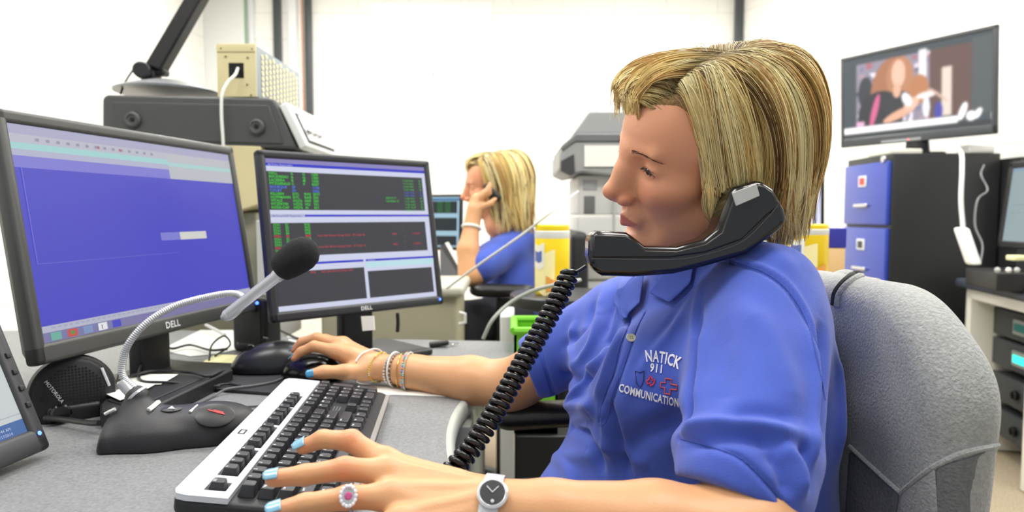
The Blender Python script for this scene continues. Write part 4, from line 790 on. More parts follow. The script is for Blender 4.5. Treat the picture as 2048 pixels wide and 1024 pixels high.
# things on the rack desk
def scr_r(t, so, vx, vy, ez): u = UI(so, vx, vy, ez); u.r(0, 0, 1, 1, C_('9fb4b8', .75)); u.r(0, 0, 1, .05, C_('8aa0b8')); u.r(.1, .5, .9, .506, C_('6d8288')); u.dots(.1, .6, 6, .13, .08, .02, C_('8aa098')); u.done(t)
pa, pb = P(1992, 494, 2.78), P(2110, 505, 2.45); ex = pb - pa; ex[2] = 0; monitor('black monitor with a pale screen cut off by the right edge of the picture', pa, ex, float(np.linalg.norm(ex)), .345, 6, .028, scr_r, body=BLK, standz=.765)
t = thing('wall_handset', 'white telephone handset leaning on the equipment desk with its cord going up', 'handset', P(1940, 530, 2.7)); h0, h1 = P(1922, 455, 2.72), P(1948, 530, 2.66)
MB().box((h0 + h1) / 2, (.045, .045, np.linalg.norm(h1 - h0)), ax=(V(1, 0, 0), V(0, 1, 0), nrm(h1 - h0)), bev=.012).build('body', t, WHT); MB().tube(spline([P(1926, 455, 2.72), P(1922, 400, 2.75), P(1924, 340, 2.8), P(1922, 305, 2.9), P(1905, 290, 3.05)], 30), .009, 8).build('cord', t, mat('cord_white', 'd8d9d4', .5))
t = thing('control_unit', 'low black control unit with knobs on the equipment desk', 'electronics', P(2010, 540, 2.7)); c = P(2005, 520, 2.62); MB().box(V(c[0] + .02, c[1] + .02, .80), (.26, .16, .07), ax=(rd, rn_, zz), bev=.006).build('case', t, BLK)
for k, q in enumerate(((1995, 540), (2017, 540), (2034, 540))): MB().ball(P(*q, 2.50), .010, seg=10).build('knob', t, [GRY, WHT, GRY][k])
tag(MB().box(P(2036, 516, 2.58), (.06, .05, .02), bev=.005).build('note_pad', mt=mat('sticky_yellow', 'eeeab4', .8)), 'pale yellow pad on top of the low control unit', 'note')
tag(MB().tube(spline([P(1960, 530, 2.7), P(1965, 490, 2.75), P(1950, 450, 2.8), P(1955, 400, 2.85), P(1975, 380, 2.9), P(1962, 350, 2.95), P(1968, 330, 3.0)], 40), .004, 6).build('cable', mt=RC2), 'dark cable hanging down the plain black cabinet', 'cable')
# counter behind the woman
t = thing('low_counter', 'low grey counter behind the grey jacket holding the second canister', 'counter', (.8, 2.0, 0)); q = P(1612, 555, 1.72); q2 = P(1672, 516, 1.9); CZ = q[2]
MB().box((.745, 1.98, CZ - .015), (.33, .62, .03), bev=.006).build('top', t, mat('counter_top', 'c4b9a6', .5)); MB().box((.745, 1.98, (CZ - .03) / 2), (.31, .56, CZ - .03), bev=.004).build('body', t, GRY)
canister('yellow wipes canister half hidden behind the blue shoulder, on the low counter', V(q[0], q[1], CZ), .135, .05, -math.pi / 2)
q = P(1664, 500, 1.84); tag(MB().box(V(q[0], q[1], CZ + .035), (.05, .05, .07), bev=.004).build('wooden_box', mt=mat('wood_tan', 'd9b98a', .6)), 'small tan box under the blue one beside the filing cabinet', 'box')
t = tag(MB().box(V(q[0], q[1], CZ + .07 + .026), (.052, .052, .052), bev=.002).build('blue_box', mt=mat('blue_card', '2b2f9c', .5)), 'small dark blue carton on a tan box beside the filing cabinet', 'box')
def scr_b(t, so, vx, vy, ez): u = UI(so, vx, vy, ez); u.r(0, 0, 1, 1, C_('dfe3ff', 1.0)); u.r(0, 0, 1, .12, C_('7c8ae0')); u.dots(.3, .3, 4, .15, .08, .4, C_('b8c0f0')); u.r(.9, .1, .93, .9, C_('39405a')); u.done(t)
pa, pb = P(1500, 482, 2.22), P(1650, 476, 2.28); ex = pb - pa; ex[2] = 0; monitor('monitor with a bright white screen mostly hidden behind the blonde hair', pa, ex, float(np.linalg.norm(ex)), .27, 2, .014, scr_b, body=BLK, standz=CZ)
# ================================================================ THE WOMAN ON THE TELEPHONE
def rx_(a): c, s = math.cos(a), math.sin(a); return np.array([[1, 0, 0], [0, c, -s], [0, s, c]])
def ry_(a): c, s = math.cos(a), math.sin(a); return np.array([[c, 0, s], [0, 1, 0], [-s, 0, c]])
def rz_(a): c, s = math.cos(a), math.sin(a); return np.array([[c, -s, 0], [s, c, 0], [0, 0, 1]])
HR = rz_(math.pi + .2085) @ ry_(.1443) @ rx_(-.3827); HO = P(1390.5, 310.8, .834)
def H2W(p): return HO + np.asarray(p, float) @ HR.T
def W2H(p): return (np.asarray(p, float) - HO) @ HR
person = thing('person', 'blonde woman in a blue polo shirt typing with a telephone handset held on her shoulder', 'person', (.25, .87, 0))
SK = np.array(lin('e6a47f')[:3]); 
def skin_paint(vs, base, blotch=.06):
    n = np.zeros(len(vs)); r = np.random.default_rng(5)
    for f, a in ((18, .5), (45, .3), (110, .2)):
        k = r.normal(size=(3, 4)) * f; n += a * np.sin(vs @ k + r.uniform(0, 6, 4)).mean(1) * 2
    c = np.tile(base, (len(vs), 1)); c *= (1 + blotch * n[:, None] * np.array([.5, 1.0, 1.1])); return c
# ---------------- head in its own frame: x forward, y to her left, z up
s = SDF((-.15, -.115, -.30), (.145, .115, .16), .0019)
s.ell((-.020, 0, .038), (.101, .074, .084), .01); s.ell((.030, 0, .030), (.060, .061, .062), .02)
s.ell((.034, 0, -.030), (.050, .056, .062), .02); s.ell((.020, 0, -.060), (.052, .050, .042), .02)
for y in (-1, 1):
    s.cone((-.002, y * .054, -.055), (.050, y * .026, -.092), .016, .014, .022); s.cone((.050, y * .026, -.092), (.066, 0, -.098), .014, .015, .018)
    s.ell((.054, y * .034, -.026), (.026, .022, .021), .018); s.ell((.043, y * .044, -.020), (.028, .017, .013), .016)
    s.cone((.083, y * .010, .019), (.074, y * .041, .021), .0075, .006, .014)
s.ell((.068, 0, -.100), (.0165, .019, .0145), .012)
s.ell((.074, 0, -.063), (.0175, .024, .020), .016)
for y in (-1, 1): s.ell((.0885, y * .0350, .006), (.0115, .0185, .0105), .012, 's')
s.cone((.081, 0, .018), (.0935, 0, -.006), .0132, .0100, .012); s.cone((.0935, 0, -.006), (.1085, 0, -.0290), .0100, .0088, .008)
s.ell((.1100, 0, -.0310), (.0092, .0098, .0088), .006); s.cone((.085, 0, -.006), (.0925, 0, -.033), .0110, .0115, .012); s.ell((.090, 0, -.039), (.012, .013, .008), .006)
for y in (-1, 1):
    s.ell((.0950, y * .0125, -.0400), (.0110, .0072, .0074), .005); s.ell((.1015, y * .0066, -.0470), (.0055, .0030, .0030), .003, 's')
s.cone((.106, 0, -.0385), (.090, 0, -.0465), .0048, .0046, .005)
s.ell((.0945, 0, -.0535), (.006, .0030, .006), .005, 's')
for y in (-1, 1):
    s.cone((.0922, 0, -.0655), (.0805, y * .0225, -.0705), .0036, .0026, .004); s.cone((.0905, 0, -.0745), (.0800, y * .0205, -.0720), .0052, .0026, .004)
    s.cone((.0985, 0, -.0700), (.0830, y * .0240, -.0712), .0011, .0009, .0015, 's'); s.ell((.079, y * .0270, -.0720), (.005, .0035, .005), .006, 's')
    s.cone((.083, y * .020, -.045), (.074, y * .033, -.066), .003, .002, .010, 's')
s.ell((.0865, 0, -.0855), (.008, .014, .0045), .008, 's')
EB = []
for y in (-1, 1):
    e = V(.0675, y * .0345, .0045); EB.append(e)
    s.ell(e, (.0142, .0152, .0142), .004)
    for A_, B_, r0, r1 in (((.0112, -.0115, -.0030), (.0143, .001, -.0020), .0014, .0043), ((.0143, .001, -.0020), (.0078, .0150, -.0055), .0043, .0014)): s.cone(e + V(A_[0], y * A_[1], A_[2]), e + V(B_[0], y * B_[1], B_[2]), r0, r1, .001, 's')
    for A_, B_ in (((.0125, -.011, .0052), (.0140, .001, .0068)), ((.0140, .001, .0068), (.0075, .0160, .0012))): s.cone(e + V(A_[0], y * A_[1], A_[2]), e + V(B_[0], y * B_[1], B_[2]), .0012, .0010, .003, 's')
    s.ell((-.008, y * .075, -.012), (.016, .008, .028), .006)
s.cone((-.012, 0, -.060), W2H(P(1420, 545, .86)), .046, .050, .022)
hv, hf = s.mesh(2); hn = vnormals(hv, hf)
Hm = skin_paint(hv, SK)
def patch(c, r, col, amt, pw=1.0):
    d = np.linalg.norm((hv - np.array(c)) / np.array(r), axis=1); k = (np.clip(1 - d, 0, 1) ** pw * amt)[:, None]; Hm[:] = Hm * (1 - k) + np.array(lin(col)[:3]) * k
for y in (-1, 1):
    patch((.065, y * .038, -.028), (.035, .03, .025), 'd0735c', .55); patch((.10, y * .012, -.038), (.016, .016, .014), 'c8654e', .5)
patch((.112, 0, -.034), (.018, .018, .016), 'd06a50', .5); patch((.07, 0, .05), (.05, .05, .035), 'e6b090', .3)
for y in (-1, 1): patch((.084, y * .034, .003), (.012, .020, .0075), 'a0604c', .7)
u_ = np.abs(hv[:, 1]) / .0215; lipc = (hv[:, 0] > .078) & (u_ < 1.0); zt1 = -.0615 - .0075 * u_ ** 1.3; zb1 = -.0805 + .0082 * u_ ** 1.6
a = np.clip((zt1 - hv[:, 2]) / .0016, 0, 1) * np.clip((hv[:, 2] - zb1) / .0016, 0, 1) * lipc
Hm = Hm * (1 - .8 * a[:, None]) + np.array(lin('b85a5c')[:3]) * .8 * a[:, None]
SKM = attr_mat('skin', rough=.42, spec=.45, sub=.12, bump=.12, bscale=420)
# ---------------- arms and hands in world space
def Pn(*q): return [P(*x) for x in q]
def arm_piece(lo, hi, h, fn):
    s = SDF(lo, hi, h); fn(s); return s.mesh(2)
LW, LE, LS = P(975, 1014, .600), P(1500, 1085, .575), P(1538, 592, .765)
upn = nrm(V(.05, -.25, 1))
def left_arm(s):
    s.chain([LW, LW + (LE - LW) * .25, LW + (LE - LW) * .65, LE], [.0245, .0295, .040, .041], .01)
    s.cone(LE, LE + (LS - LE) * .6, .041, .045, .02)
    pm = {'i': [(770, 925, .640), (703, 882, .652), (645, 878, .656), (606, 894, .655)], 'm': [(775, 945, .615), (690, 938, .612), (610, 950, .610), (547, 957, .606)],
          'r': [(780, 992, .590), (695, 996, .584), (610, 1008, .578), (553, 1022, .572)], 'p': [(800, 1045, .568), (725, 1068, .560), (672, 1085, .556), (630, 1098, .552)]}
    rs = {'i': [.0115, .0100, .0087, .0074], 'm': [.0118, .0104, .0092, .0078], 'r': [.0112, .0100, .0088, .0075], 'p': [.0098, .0086, .0076, .0066]}
    for k in 'imrp':
        pts = Pn(*pm[k]); s.chain(pts, rs[k], .004)
        w0 = LW + {'i': V(0, .012, .002), 'm': V(0, .004, .004), 'r': V(0, -.004, .003), 'p': V(0, -.012, 0)}[k]
        s.cone(w0, pts[0], .018, {'i': .0135, 'm': .0145, 'r': .0140, 'p': .0125}[k], .010, flat=(upn, .8))
        s.cone(w0 + V(0, 0, .017), pts[0] + V(0, 0, .0085), .002, .0032, .006)
        s.ell(pts[0] + V(0, 0, .004), (.011, .009, .009), .006); s.ell(pts[1] + V(0, 0, .0015), (.0098, .0088, .0088), .004)
    tp = [P(905, 985, .625) - V(0, 0, .012), P(838, 962, .655) - V(0, 0, .02), P(775, 945, .672) - V(0, 0, .022), P(735, 938, .680) - V(0, 0, .02)]
    s.chain(tp, [.016, .0135, .0115, .009], .008)
    s.cone(pts[0] * 0 + P(800, 960, .628), P(900, 985, .615), .014, .02, .01, flat=(upn, .8))
FING_L = {'index': [(645, 878, .656), (606, 894, .655)], 'middle': [(610, 950, .610), (547, 957, .606)], 'ring': [(610, 1008, .578), (553, 1022, .572)], 'little': [(672, 1085, .556), (630, 1098, .552)]}
allp = np.array(Pn((975, 1014, .6), (600, 890, .66), (540, 960, .6), (540, 1030, .57), (620, 1110, .55), (1500, 1085, .575)) + [LS, LE])
lv, lf = arm_piece(allp.min(0) - .06, allp.max(0) + .05, .0021, left_arm)
RW, RE, RS_ = P(752, 733, 1.225), P(1022, 772, 1.13), P(1240, 645, 1.02)
RH = {'index': [(675, 703, 1.20), (628, 692, 1.20), (602, 703, 1.20), (588, 716, 1.198)], 'middle': [(678, 690, 1.225), (634, 676, 1.23), (604, 684, 1.235), (588, 700, 1.235)],
      'ring': [(686, 688, 1.25), (650, 678, 1.26), (625, 688, 1.27), (615, 705, 1.27)], 'little': [(694, 694, 1.27), (665, 690, 1.285), (648, 700, 1.29), (640, 715, 1.29)], 'thumb': [(722, 742, 1.195), (690, 744, 1.165), (648, 744, 1.150), (622, 748, 1.145)]}
def right_arm(s):
    s.chain([RW, RW + (RE - RW) * .3, RW + (RE - RW) * .72, RE], [.0245, .031, .043, .042], .012, flat=(V(0, 0, 1), .92)); s.cone(RE, RE + (RS_ - RE) * .7, .042, .046, .02)
    for k, r in (('index', [.0115, .0095, .0082, .007]), ('middle', [.0115, .0098, .0085, .007]), ('ring', [.011, .0092, .008, .0068]), ('little', [.0098, .008, .007, .006])):
        pts = Pn(*RH[k]); s.chain(pts, r, .004); s.cone(RW + V(-.01, 0, .004), pts[0], .019, .0135, .010); 
    pts = Pn(*RH['thumb']); s.chain([RW + V(-.005, -.01, 0)] + pts, [.018, .016, .0125, .0105, .0085], .008)
    s.cone(P(700, 712, 1.20), P(735, 735, 1.21), .016, .022, .012)
allp = np.array([RE, RW, RS_] + Pn((588, 700, 1.2), (588, 745, 1.14), (640, 700, 1.29)))
rv, rf = arm_piece(allp.min(0) - .06, allp.max(0) + .06, .0026, right_arm)
# hidden torso, hips and thighs so that the body is whole under the clothes
def torso(s):
    s.ell((.262, .885, .84), (.08, .13, .15), .03); s.ell((.25, .865, .62), (.10, .15, .13), .03); s.cone(P(1420, 545, .865), (.265, .88, .86), .046, .06, .02)
    s.cone(LS, (.265, .88, .88), .035, .06, .03); s.cone(RS_, (.265, .88, .88), .035, .06, .03)
    s.cone(LS, LS + (LE - LS) * .5, .045, .042, .02); s.cone(RS_, RS_ + (RE - RS_) * .5, .045, .042, .02)
tv_, tf_ = arm_piece(V(.0, .50, .45), V(.45, 1.15, 1.06), .008, torso)
def merge(L):
    vs, fs, cs, n = [], [], [], 0
    for v, f, c in L: vs.append(v); fs.append(f + n); cs.append(c); n += len(v)
    return np.vstack(vs), np.vstack(fs), np.vstack(cs)
SKA = np.array(lin('d29d70')[:3])
def arm_col(v, tips):
    c = skin_paint(v, SKA, .04)
    for t_ in tips: d = np.linalg.norm(v - t_, axis=1); k = (np.clip(1 - d / .022, 0, 1) * .45)[:, None]; c = c * (1 - k) + np.array(lin('d97a58')[:3]) * k
    return c
tipsL = [P(*FING_L[k][1]) for k in FING_L] + [P(*q) for q in ((703, 882, .645), (690, 938, .605), (695, 996, .578))]; tipsR = [P(*RH[k][-1]) for k in RH]
bv, bf, bc = merge([(H2W(hv), hf, Hm), (lv, lf, arm_col(lv, tipsL)), (rv, rf, arm_col(rv, tipsR)), (tv_, tf_, np.tile(SKA, (len(tv_), 1)))])
rawmesh('body', bv, bf, SKM, person, bc)
# ---------------- eyes, brows, lashes
EYW = mat('eye_white', 'b8aca6', .35); 
for i, e in enumerate(EB):
    o = MB().ball(H2W(e), .0126, seg=24).build('eyeball', person, EYW); sg = (-1, 1)[i]
    g = nrm(HR @ V(.90, sg * .12, -.34)); MB().lathe(H2W(e) + g * .0112, [(.0062, 0), (.0060, .0009), (.0045, .0014), (.0001, .0017)], ax=g, seg=24).build('iris', o, mat('iris_brown', '3f3028', .1, coat=1)); MB().lathe(H2W(e) + g * .0125, [(.0026, 0), (.0022, .0005), (.0001, .0006)], ax=g).build('pupil', o, BLKG)
HBT = BVHTree.FromPolygons(hv.tolist(), hf.tolist())
def near(p): a, n, i, d = HBT.find_nearest(Vector(p)); n = np.array(n); return np.array(a), n
def hairs(name, mtl, roots_dirs, r0, parent=person, seg=3):
    mb = MB()
    for pts, r in roots_dirs: mb.tube([H2W(p) for p in pts], np.linspace(r, r * .3, len(pts)), seg, caps=False)
    return mb.build(name, parent, mtl, smooth=80)
for y in (-1, 1):
    br = []
    for k in range(120):
        t_ = rng.uniform(0, 1); a_ = V(.088, y * .012, .0225) * (1 - t_) + V(.062, y * .054, .0100) * t_ + V(.003, 0, .0020) * math.sin(math.pi * t_ * .9); a_ = a_ + V(0, 0, rng.normal() * .0013 * (1.15 - t_))
        p, n = near(a_ + V(.008, y * .008, .001)); d = nrm(V(-.35 - .3 * t_, y * 1, .35 - .5 * t_)); br.append(([p + n * .0001, p + n * .0006 + d * .0025, p + n * .0004 + d * .005], .00026 * (1.1 - .5 * t_)))
    hairs('eyebrow', mat('brow_brown', '5f4534', .7), br, .0004)

for y, e in zip((-1, 1), EB):
    la = []
    up = spline([e + V(.0118, y * -.0115, -.0018), e + V(.0152, y * .001, .0012), e + V(.0086, y * .0158, -.0048)], 40)
    for k in range(2, 40):
        a_ = up[k]; t_ = k / 39; d = nrm(V(.8, y * (-.4 + 1.5 * t_), -.45) + rng.normal(size=3) * .22); l = (.0036 + .0036 * t_) * (1 if y > 0 else .5) * rng.uniform(.6, 1.1)
        la.append(([a_, a_ + d * l * .5 + V(0, 0, -.0003), a_ + d * l + V(0, 0, .0006)], .00022))
    la.append((list(up), .0009))
    hairs('eyelashes', mat('lash_black', '241a18', .6), la, .0003)
# ---------------- nails
NAIL = mat('nail_blue', '86b9d4', .18, coat=.6, var=.05, vscale=60)
def nail(a, b, up, r, m=NAIL, l=.0075):
    d = nrm(b - a); up = nrm(up - d * (up @ d)); sd = np.cross(up, d); c = b + d * r * .12 + up * r * .52; mb = MB(); n, k = 8, 9; vs = []
    for j in range(n + 1):
        tt = j / n; wd = r * .86 * (1 - .0 * tt) * (1 if tt < .72 else math.sqrt(max(.05, 1 - ((tt - .72) / .3) ** 2)))
        for i in range(k): aa = -1.05 + 2.1 * i / (k - 1); vs.append(c + d * (l * (tt * 1.7 - .75)) + sd * wd * math.sin(aa) + up * (r * .50 * math.cos(aa) - .0012 * tt))
    mb.add(vs, [(j * k + i, j * k + i + 1, (j + 1) * k + i + 1, (j + 1) * k + i) for j in range(n) for i in range(k - 1)]); o = mb.build('fingernail', person, m, solid=.0008); o['label'] = 'pale blue painted fingernail'; return o
for k, u in (('index', V(-.15, -.45, .9)), ('middle', V(-.1, -.45, .9)), ('ring', V(-.1, -.45, .9)), ('little', V(0, -.4, .9))): a, b = [P(*q) for q in FING_L[k]]; nail(a, b, u, .0083)
a, b = P(*RH['thumb'][2]), P(*RH['thumb'][3]); nail(a, b, V(0, -1, .35), .0088, mat('nail_teal', '3f8fb8', .2, coat=.5))
for k in ('index', 'middle'): a, b = P(*RH[k][2]), P(*RH[k][3]); nail(a, b, V(-.7, 0, .7), .0068, mat('nail_teal', '3f8fb8', .2, coat=.5))
# ---------------- hair
def strand_mesh(pts, rad, cols, sides=3):
    N, M, _ = pts.shape; T = np.gradient(pts, axis=1); T /= np.linalg.norm(T, axis=2)[..., None] + 1e-12
    ref = np.where(np.abs(T[:, :1, 2:]) < .9, np.array([0, 0, 1.]), np.array([1., 0, 0])); A = np.cross(T, np.broadcast_to(ref, T.shape)); A /= np.linalg.norm(A, axis=2)[..., None] + 1e-12; B = np.cross(T, A)
    an = np.arange(sides) * 2 * math.pi / sides; v = pts[:, :, None] + rad[:, :, None, None] * (np.cos(an)[None, None, :, None] * A[:, :, None] + np.sin(an)[None, None, :, None] * B[:, :, None])
    idx = np.arange(N * M * sides).reshape(N, M, sides); f = np.stack([idx[:, :-1], np.roll(idx[:, :-1], -1, 2), np.roll(idx[:, 1:], -1, 2), idx[:, 1:]], -1).reshape(-1, 4)
    return v.reshape(-1, 3), f, np.repeat(cols.reshape(N * M, 3), sides, 0)
PAL = [lin(c)[:3] for c in ('fff0b8', 'f6dc96', 'e8c880', 'c49c5c', '7c5c34', 'fbe8a8')]; PW = [.24, .22, .16, .15, .12, .11]
HC, HA, HB_ = V(-.041, 0, .012), .116, .094
def ring_pt(a): return V(HC[0] + HA * math.cos(a), HB_ * math.sin(a))
def guide(kind, t, lam, long=0., M=16, r=rng):
    # one lock: root on the parting or crown, an arch over the skull, then a fall
    if kind == 'left':
        R = V(.043 - .096 * t, .031 - .018 * t) + r.normal(size=2) * .003; a = math.radians(57 + 87 * t + r.normal() * 7); T = ring_pt(a); T[0] = T[0] if t > .12 else min(T[0], .022); ze = (-.060 - .035 * min(1, t * 1.6)); lift = .014
    elif kind == 'back':
        R = V(-.058, .008) + r.normal(size=2) * .012; a = math.radians(130 + 110 * t + r.normal() * 7); T = ring_pt(a); ze = -.098; lift = .018
    elif kind == 'right':
        R = V(.047 - .10 * t, .029 - .020 * t) + r.normal(size=2) * .003; a = math.radians(-48 - 92 * t + r.normal() * 3); T = ring_pt(a); ze = -.07 - .02 * t; lift = .014
    else:
        R = V(.050 - .085 * t, .030 - .016 * t) + r.normal(size=2) * .003; T = V(.084 - .008 * abs(t - .3), .020 - .076 * r.uniform(0, 1)); ze = .070 - .020 * r.uniform(0, 1) ; lift = .006
    if kind == 'fringe': R = V(.042 + .018 * t, .036 - .004 * t) + r.normal(size=2) * .002; T = V(.0835, .004 - .05 * r.uniform(0, 1)); ze = .070 - .008 * r.uniform(0, 1); lift = .008
    zc = HC[2] if kind not in ('bang', 'fringe') else .077
    xr, yr = R; zr = .030 + .082 * math.sqrt(max(0, 1 - ((xr + .02) / .103) ** 2 - (yr / .076) ** 2)) + .006
    T = V(HC[0], 0) * (1 - lam) + T * lam if kind not in ('bang', 'fringe') else T * (.985 + .015 * lam) ; pts = []
    n1 = int(M * (.62 if kind not in ('bang', 'fringe') else .82)); ze -= long; ze += r.normal() * .006
    for i in range(M):
        if i < n1:
            ph = (i / (n1 - 1)) * math.pi / 2; s_ = math.sin(ph); c_ = math.cos(ph); pl = R + (T - R) * s_ ** 1.05
            if kind == 'left': pl = pl + V(.014 * math.sin(2 * ph) * (1 - t), 0)
            if kind == 'bang': pl = pl + V(.0, .0)
            z = zc + (zr - zc) * c_ ** .80 + lift * math.sin(min(math.pi, 2.4 * ph)) * lam
        else:
            u = (i - n1 + 1) / (M - n1); pl = T.copy(); z = zc + (ze - zc) * u
            if kind in ('left',): pl = pl + V(-.006 * u * u, .008 * u - .004 * u * u) + V(.008 * math.sin(3.8 * u + 14 * t), .003 * math.sin(5 * u + 11 * t)) * u
            if kind == 'back': pl = V(HC[0], 0) + (T - V(HC[0], 0)) * (1 - .20 * u * u) + V(.004, .012 * u)
            if kind == 'left' and t > .5: pl = pl + (V(HC[0], 0) - T) * (.14 * (t - .5) * 2 * u * u)
            if kind == 'right': pl = pl + V(0, .016 * u * u)
        pts.append((pl[0], pl[1], z))
    return np.array(pts)
def hairdo(name, to_world, parent, n_clump, n_str, r, long=0., seed=11, fat=1.0, base_h=.0034, label=None):
    rg = np.random.default_rng(seed); kinds = [('left', .44), ('back', .22), ('right', .11), ('bang', .17), ('fringe', .12)]; G, K, TT, LL = [], [], [], []
    for kd, fr in kinds:
        n = int(n_clump * fr)
        for i in range(n):
            t = (i + rg.uniform()) / n; lam = rg.choice([.88, .93, .97, 1.0, 1.02], p=[.15, .2, .25, .25, .15]); lg = long if kd not in ('bang', 'fringe') else 0
            G.append(guide(kd, t, lam, lg, 16, rg)); K.append(kd); TT.append(t); LL.append(lam)
    G = np.array(G); M = 28; xs = np.linspace(0, 15, M); G = np.stack([np.stack([np.interp(xs, np.arange(16), g[:, k]) for k in range(3)], 1) for g in G])
    for _ in range(2): G[:, 1:-1] = (G[:, :-2] + 2 * G[:, 1:-1] + G[:, 2:]) / 4
    # solid under-layer made of thick locks
    s = SDF(G.min((0, 1)) - .02, G.max((0, 1)) + .02, base_h); rr = np.interp(np.linspace(0, 1, M), [0, .15, .6, .85, 1], [.004, .0075, .0085, .006, .002])
    for gi, (g, kd) in enumerate(zip(G, K)):
        if gi % 2 or kd == 'fringe': continue
        q = g[::3]; ctr = np.append(HC[:2], .0) if kd != 'bang' else V(0, 0, 0); q = q + (ctr - q) * (.085 if kd not in ('bang', 'fringe') else .10); s.chain(q, rr[::3], .004)
    s.ell((-.035, 0, .038), (.105, .080, .080), .012); s.ell((.014, -.002, .076), (.063, .058, .022), .008); s.ell((-.06, 0, -.03), (.085, .065, .075 + long * .6), .012)
    s.op(lambda X, Yy, Z: np.sqrt(((X - .13) / 1.) ** 2 + (Yy * .55) ** 2 + ((Z + .0) / 1.0) ** 2) - .085, (.0, -.12, -.12), (.22, .12, .085), .008, 's')
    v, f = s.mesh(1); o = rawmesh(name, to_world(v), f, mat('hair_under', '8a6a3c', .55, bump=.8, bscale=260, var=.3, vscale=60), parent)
    if label: o['label'] = label
    P_, R_, C_l = [], [], []; u = np.linspace(0, 1, M); pal = np.array(PAL)
    for g, kd, t, lam in zip(G, K, TT, LL):
        cc = pal[rg.choice(len(PAL), p=PW)] ; w = (.0100 if kd != 'bang' else .0085) * rg.uniform(.7, 1.2); conv = np.interp(u, [0, .15, .45, .8, 1], [.7, 1, .7, .40, .22]); Tn = np.gradient(g, axis=0); Tn /= np.linalg.norm(Tn, axis=1)[:, None]
        out = g - np.append(HC[:2], .02); out /= np.linalg.norm(out, axis=1)[:, None]; sd = np.cross(Tn, out); sd /= np.linalg.norm(sd, axis=1)[:, None] + 1e-9
        ph0, fq = rg.uniform(0, 6), rg.uniform(3, 6); wave = .0050 * np.sin(ph0 + fq * u * 1.6) * u * rg.uniform(.3, 1.3); lift_ = rg.uniform(-.002, .006) * np.sin(np.pi * np.clip(u * 1.1, 0, 1))
        for k in range(n_str):
            a, b = rg.normal() * .55, rg.normal() * .30; ca = cc * rg.uniform(.84, 1.14) if rg.uniform() < .78 else pal[rg.choice(len(PAL), p=PW)]
            end = rg.uniform(.90, 1.0); ui = np.clip(u * end, 0, 1); gg = np.stack([np.interp(ui, u, g[:, q]) for q in range(3)], 1)
            p = gg + sd * (a * w * conv + wave + .0012 * np.sin(u * rg.uniform(5, 11) + rg.uniform(0, 6)) * u)[:, None] + out * (b * w * .55 * conv + .0015 + lift_)[:, None]
            if rg.uniform() < .04: p += (out * .006 + sd * rg.normal() * .006) * (u ** 2)[:, None]
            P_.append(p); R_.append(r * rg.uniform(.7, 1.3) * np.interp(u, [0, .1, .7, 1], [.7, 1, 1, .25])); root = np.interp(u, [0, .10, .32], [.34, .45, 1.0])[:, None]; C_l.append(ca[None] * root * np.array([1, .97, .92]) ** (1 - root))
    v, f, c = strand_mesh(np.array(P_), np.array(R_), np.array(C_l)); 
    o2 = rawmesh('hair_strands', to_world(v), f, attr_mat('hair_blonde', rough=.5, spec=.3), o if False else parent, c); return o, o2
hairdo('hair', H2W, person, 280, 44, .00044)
# ---------------- polo shirt
CL = mat('polo_blue', '3f58ba', .85, bump=.35, bscale=1100, var=.05, vscale=30, sheen=.25); CL2 = CL
lo, hi = V(-.01, .50, .56), V(.47, 1.16, 1.075); s = SDF(lo, hi, .0030)
SE = LS + (LE - LS) * .80
s.cone(LS, SE + V(-.01, 0, 0), .058, .060, .0); s.cone(P(1545, 650, .745), P(1505, 900, .635), .060, .060, .01); s.cone(P(1470, 660, .765), P(1440, 880, .66), .045, .045, .02)
h0, h1 = P(1350, 937, .62), P(1530, 1042, .58); hd = nrm(h1 - h0); vd = nrm((h0 + h1) / 2 - CAMP); hn_ = nrm(np.cross(hd, vd)); hn_ = hn_ if hn_ @ V(0, 0, -1) > 0 else -hn_; hn_ = nrm(hn_ + V(0, -.25, 0))
hc = (h0 + h1) / 2
def lcut(s, p, n, lo, hi): return s.op(lambda X, Yy, Z: -((X - p[0]) * n[0] + (Yy - p[1]) * n[1] + (Z - p[2]) * n[2]), lo, hi, 0, 's')
lcut(s, hc, hn_, V(.0, .40, .5), V(.47, .80, .90))
ac = P(1462, 985, .625); s.cone(ac + hn_ * .05, ac - hn_ * .018, .053, .048, 0, 's')
s.cone(P(1240, 640, 1.02), P(1085, 728, 1.085), .060, .053, .01)
r0, r1 = P(1037, 690, 1.08), P(1077, 797, 1.08); rn2 = nrm(np.cross(nrm(r1 - r0), nrm(r0 - CAMP))); rn2 = rn2 if rn2[0] < 0 else -rn2
s.op(lambda X, Yy, Z: -((X - r0[0]) * rn2[0] + (Yy - r0[1]) * rn2[1] + (Z - r0[2]) * rn2[2]), V(-.01, .98, .6), V(.12, 1.16, 1.0), 0, 's')
s.cone(RE + rn2 * .03, RE - rn2 * .02 + (RS_ - RE) * .25, .046, .044, 0, 's')
s.ell((.250, .885, .875), (.100, .155, .115), .03); s.ell((.205, .885, .745), (.130, .155, .135), .05); s.ell((.175, .88, .655), (.150, .160, .10), .04)
s.ell((.315, .865, .82), (.085, .160, .17), .04); s.ell((.305, .87, .66), (.10, .165, .12), .04); s.ell((.168, .805, .840), (.075, .07, .08), .04); s.ell((.150, .94, .835), (.07, .07, .08), .04)
nk = P(1410, 545, .865); s.cone(LS + V(-.01, .01, .0), nk + V(0.01, 0, -.03), .050, .052, .02); s.cone(P(1255, 630, 1.01), nk + V(-.01, .02, -.03), .050, .055, .03)
s.cone(nk + V(-.005, 0, -.04), nk + V(-.01, 0, -.02), .068, .058, .02)
s.cone(nk + V(-.005, 0, .035), nk + V(-.01, 0, .11), .048, .052, .004, 's')
sv, sf = s.mesh(2)
SB = BVHTree.FromPolygons(sv.tolist(), sf.tolist())
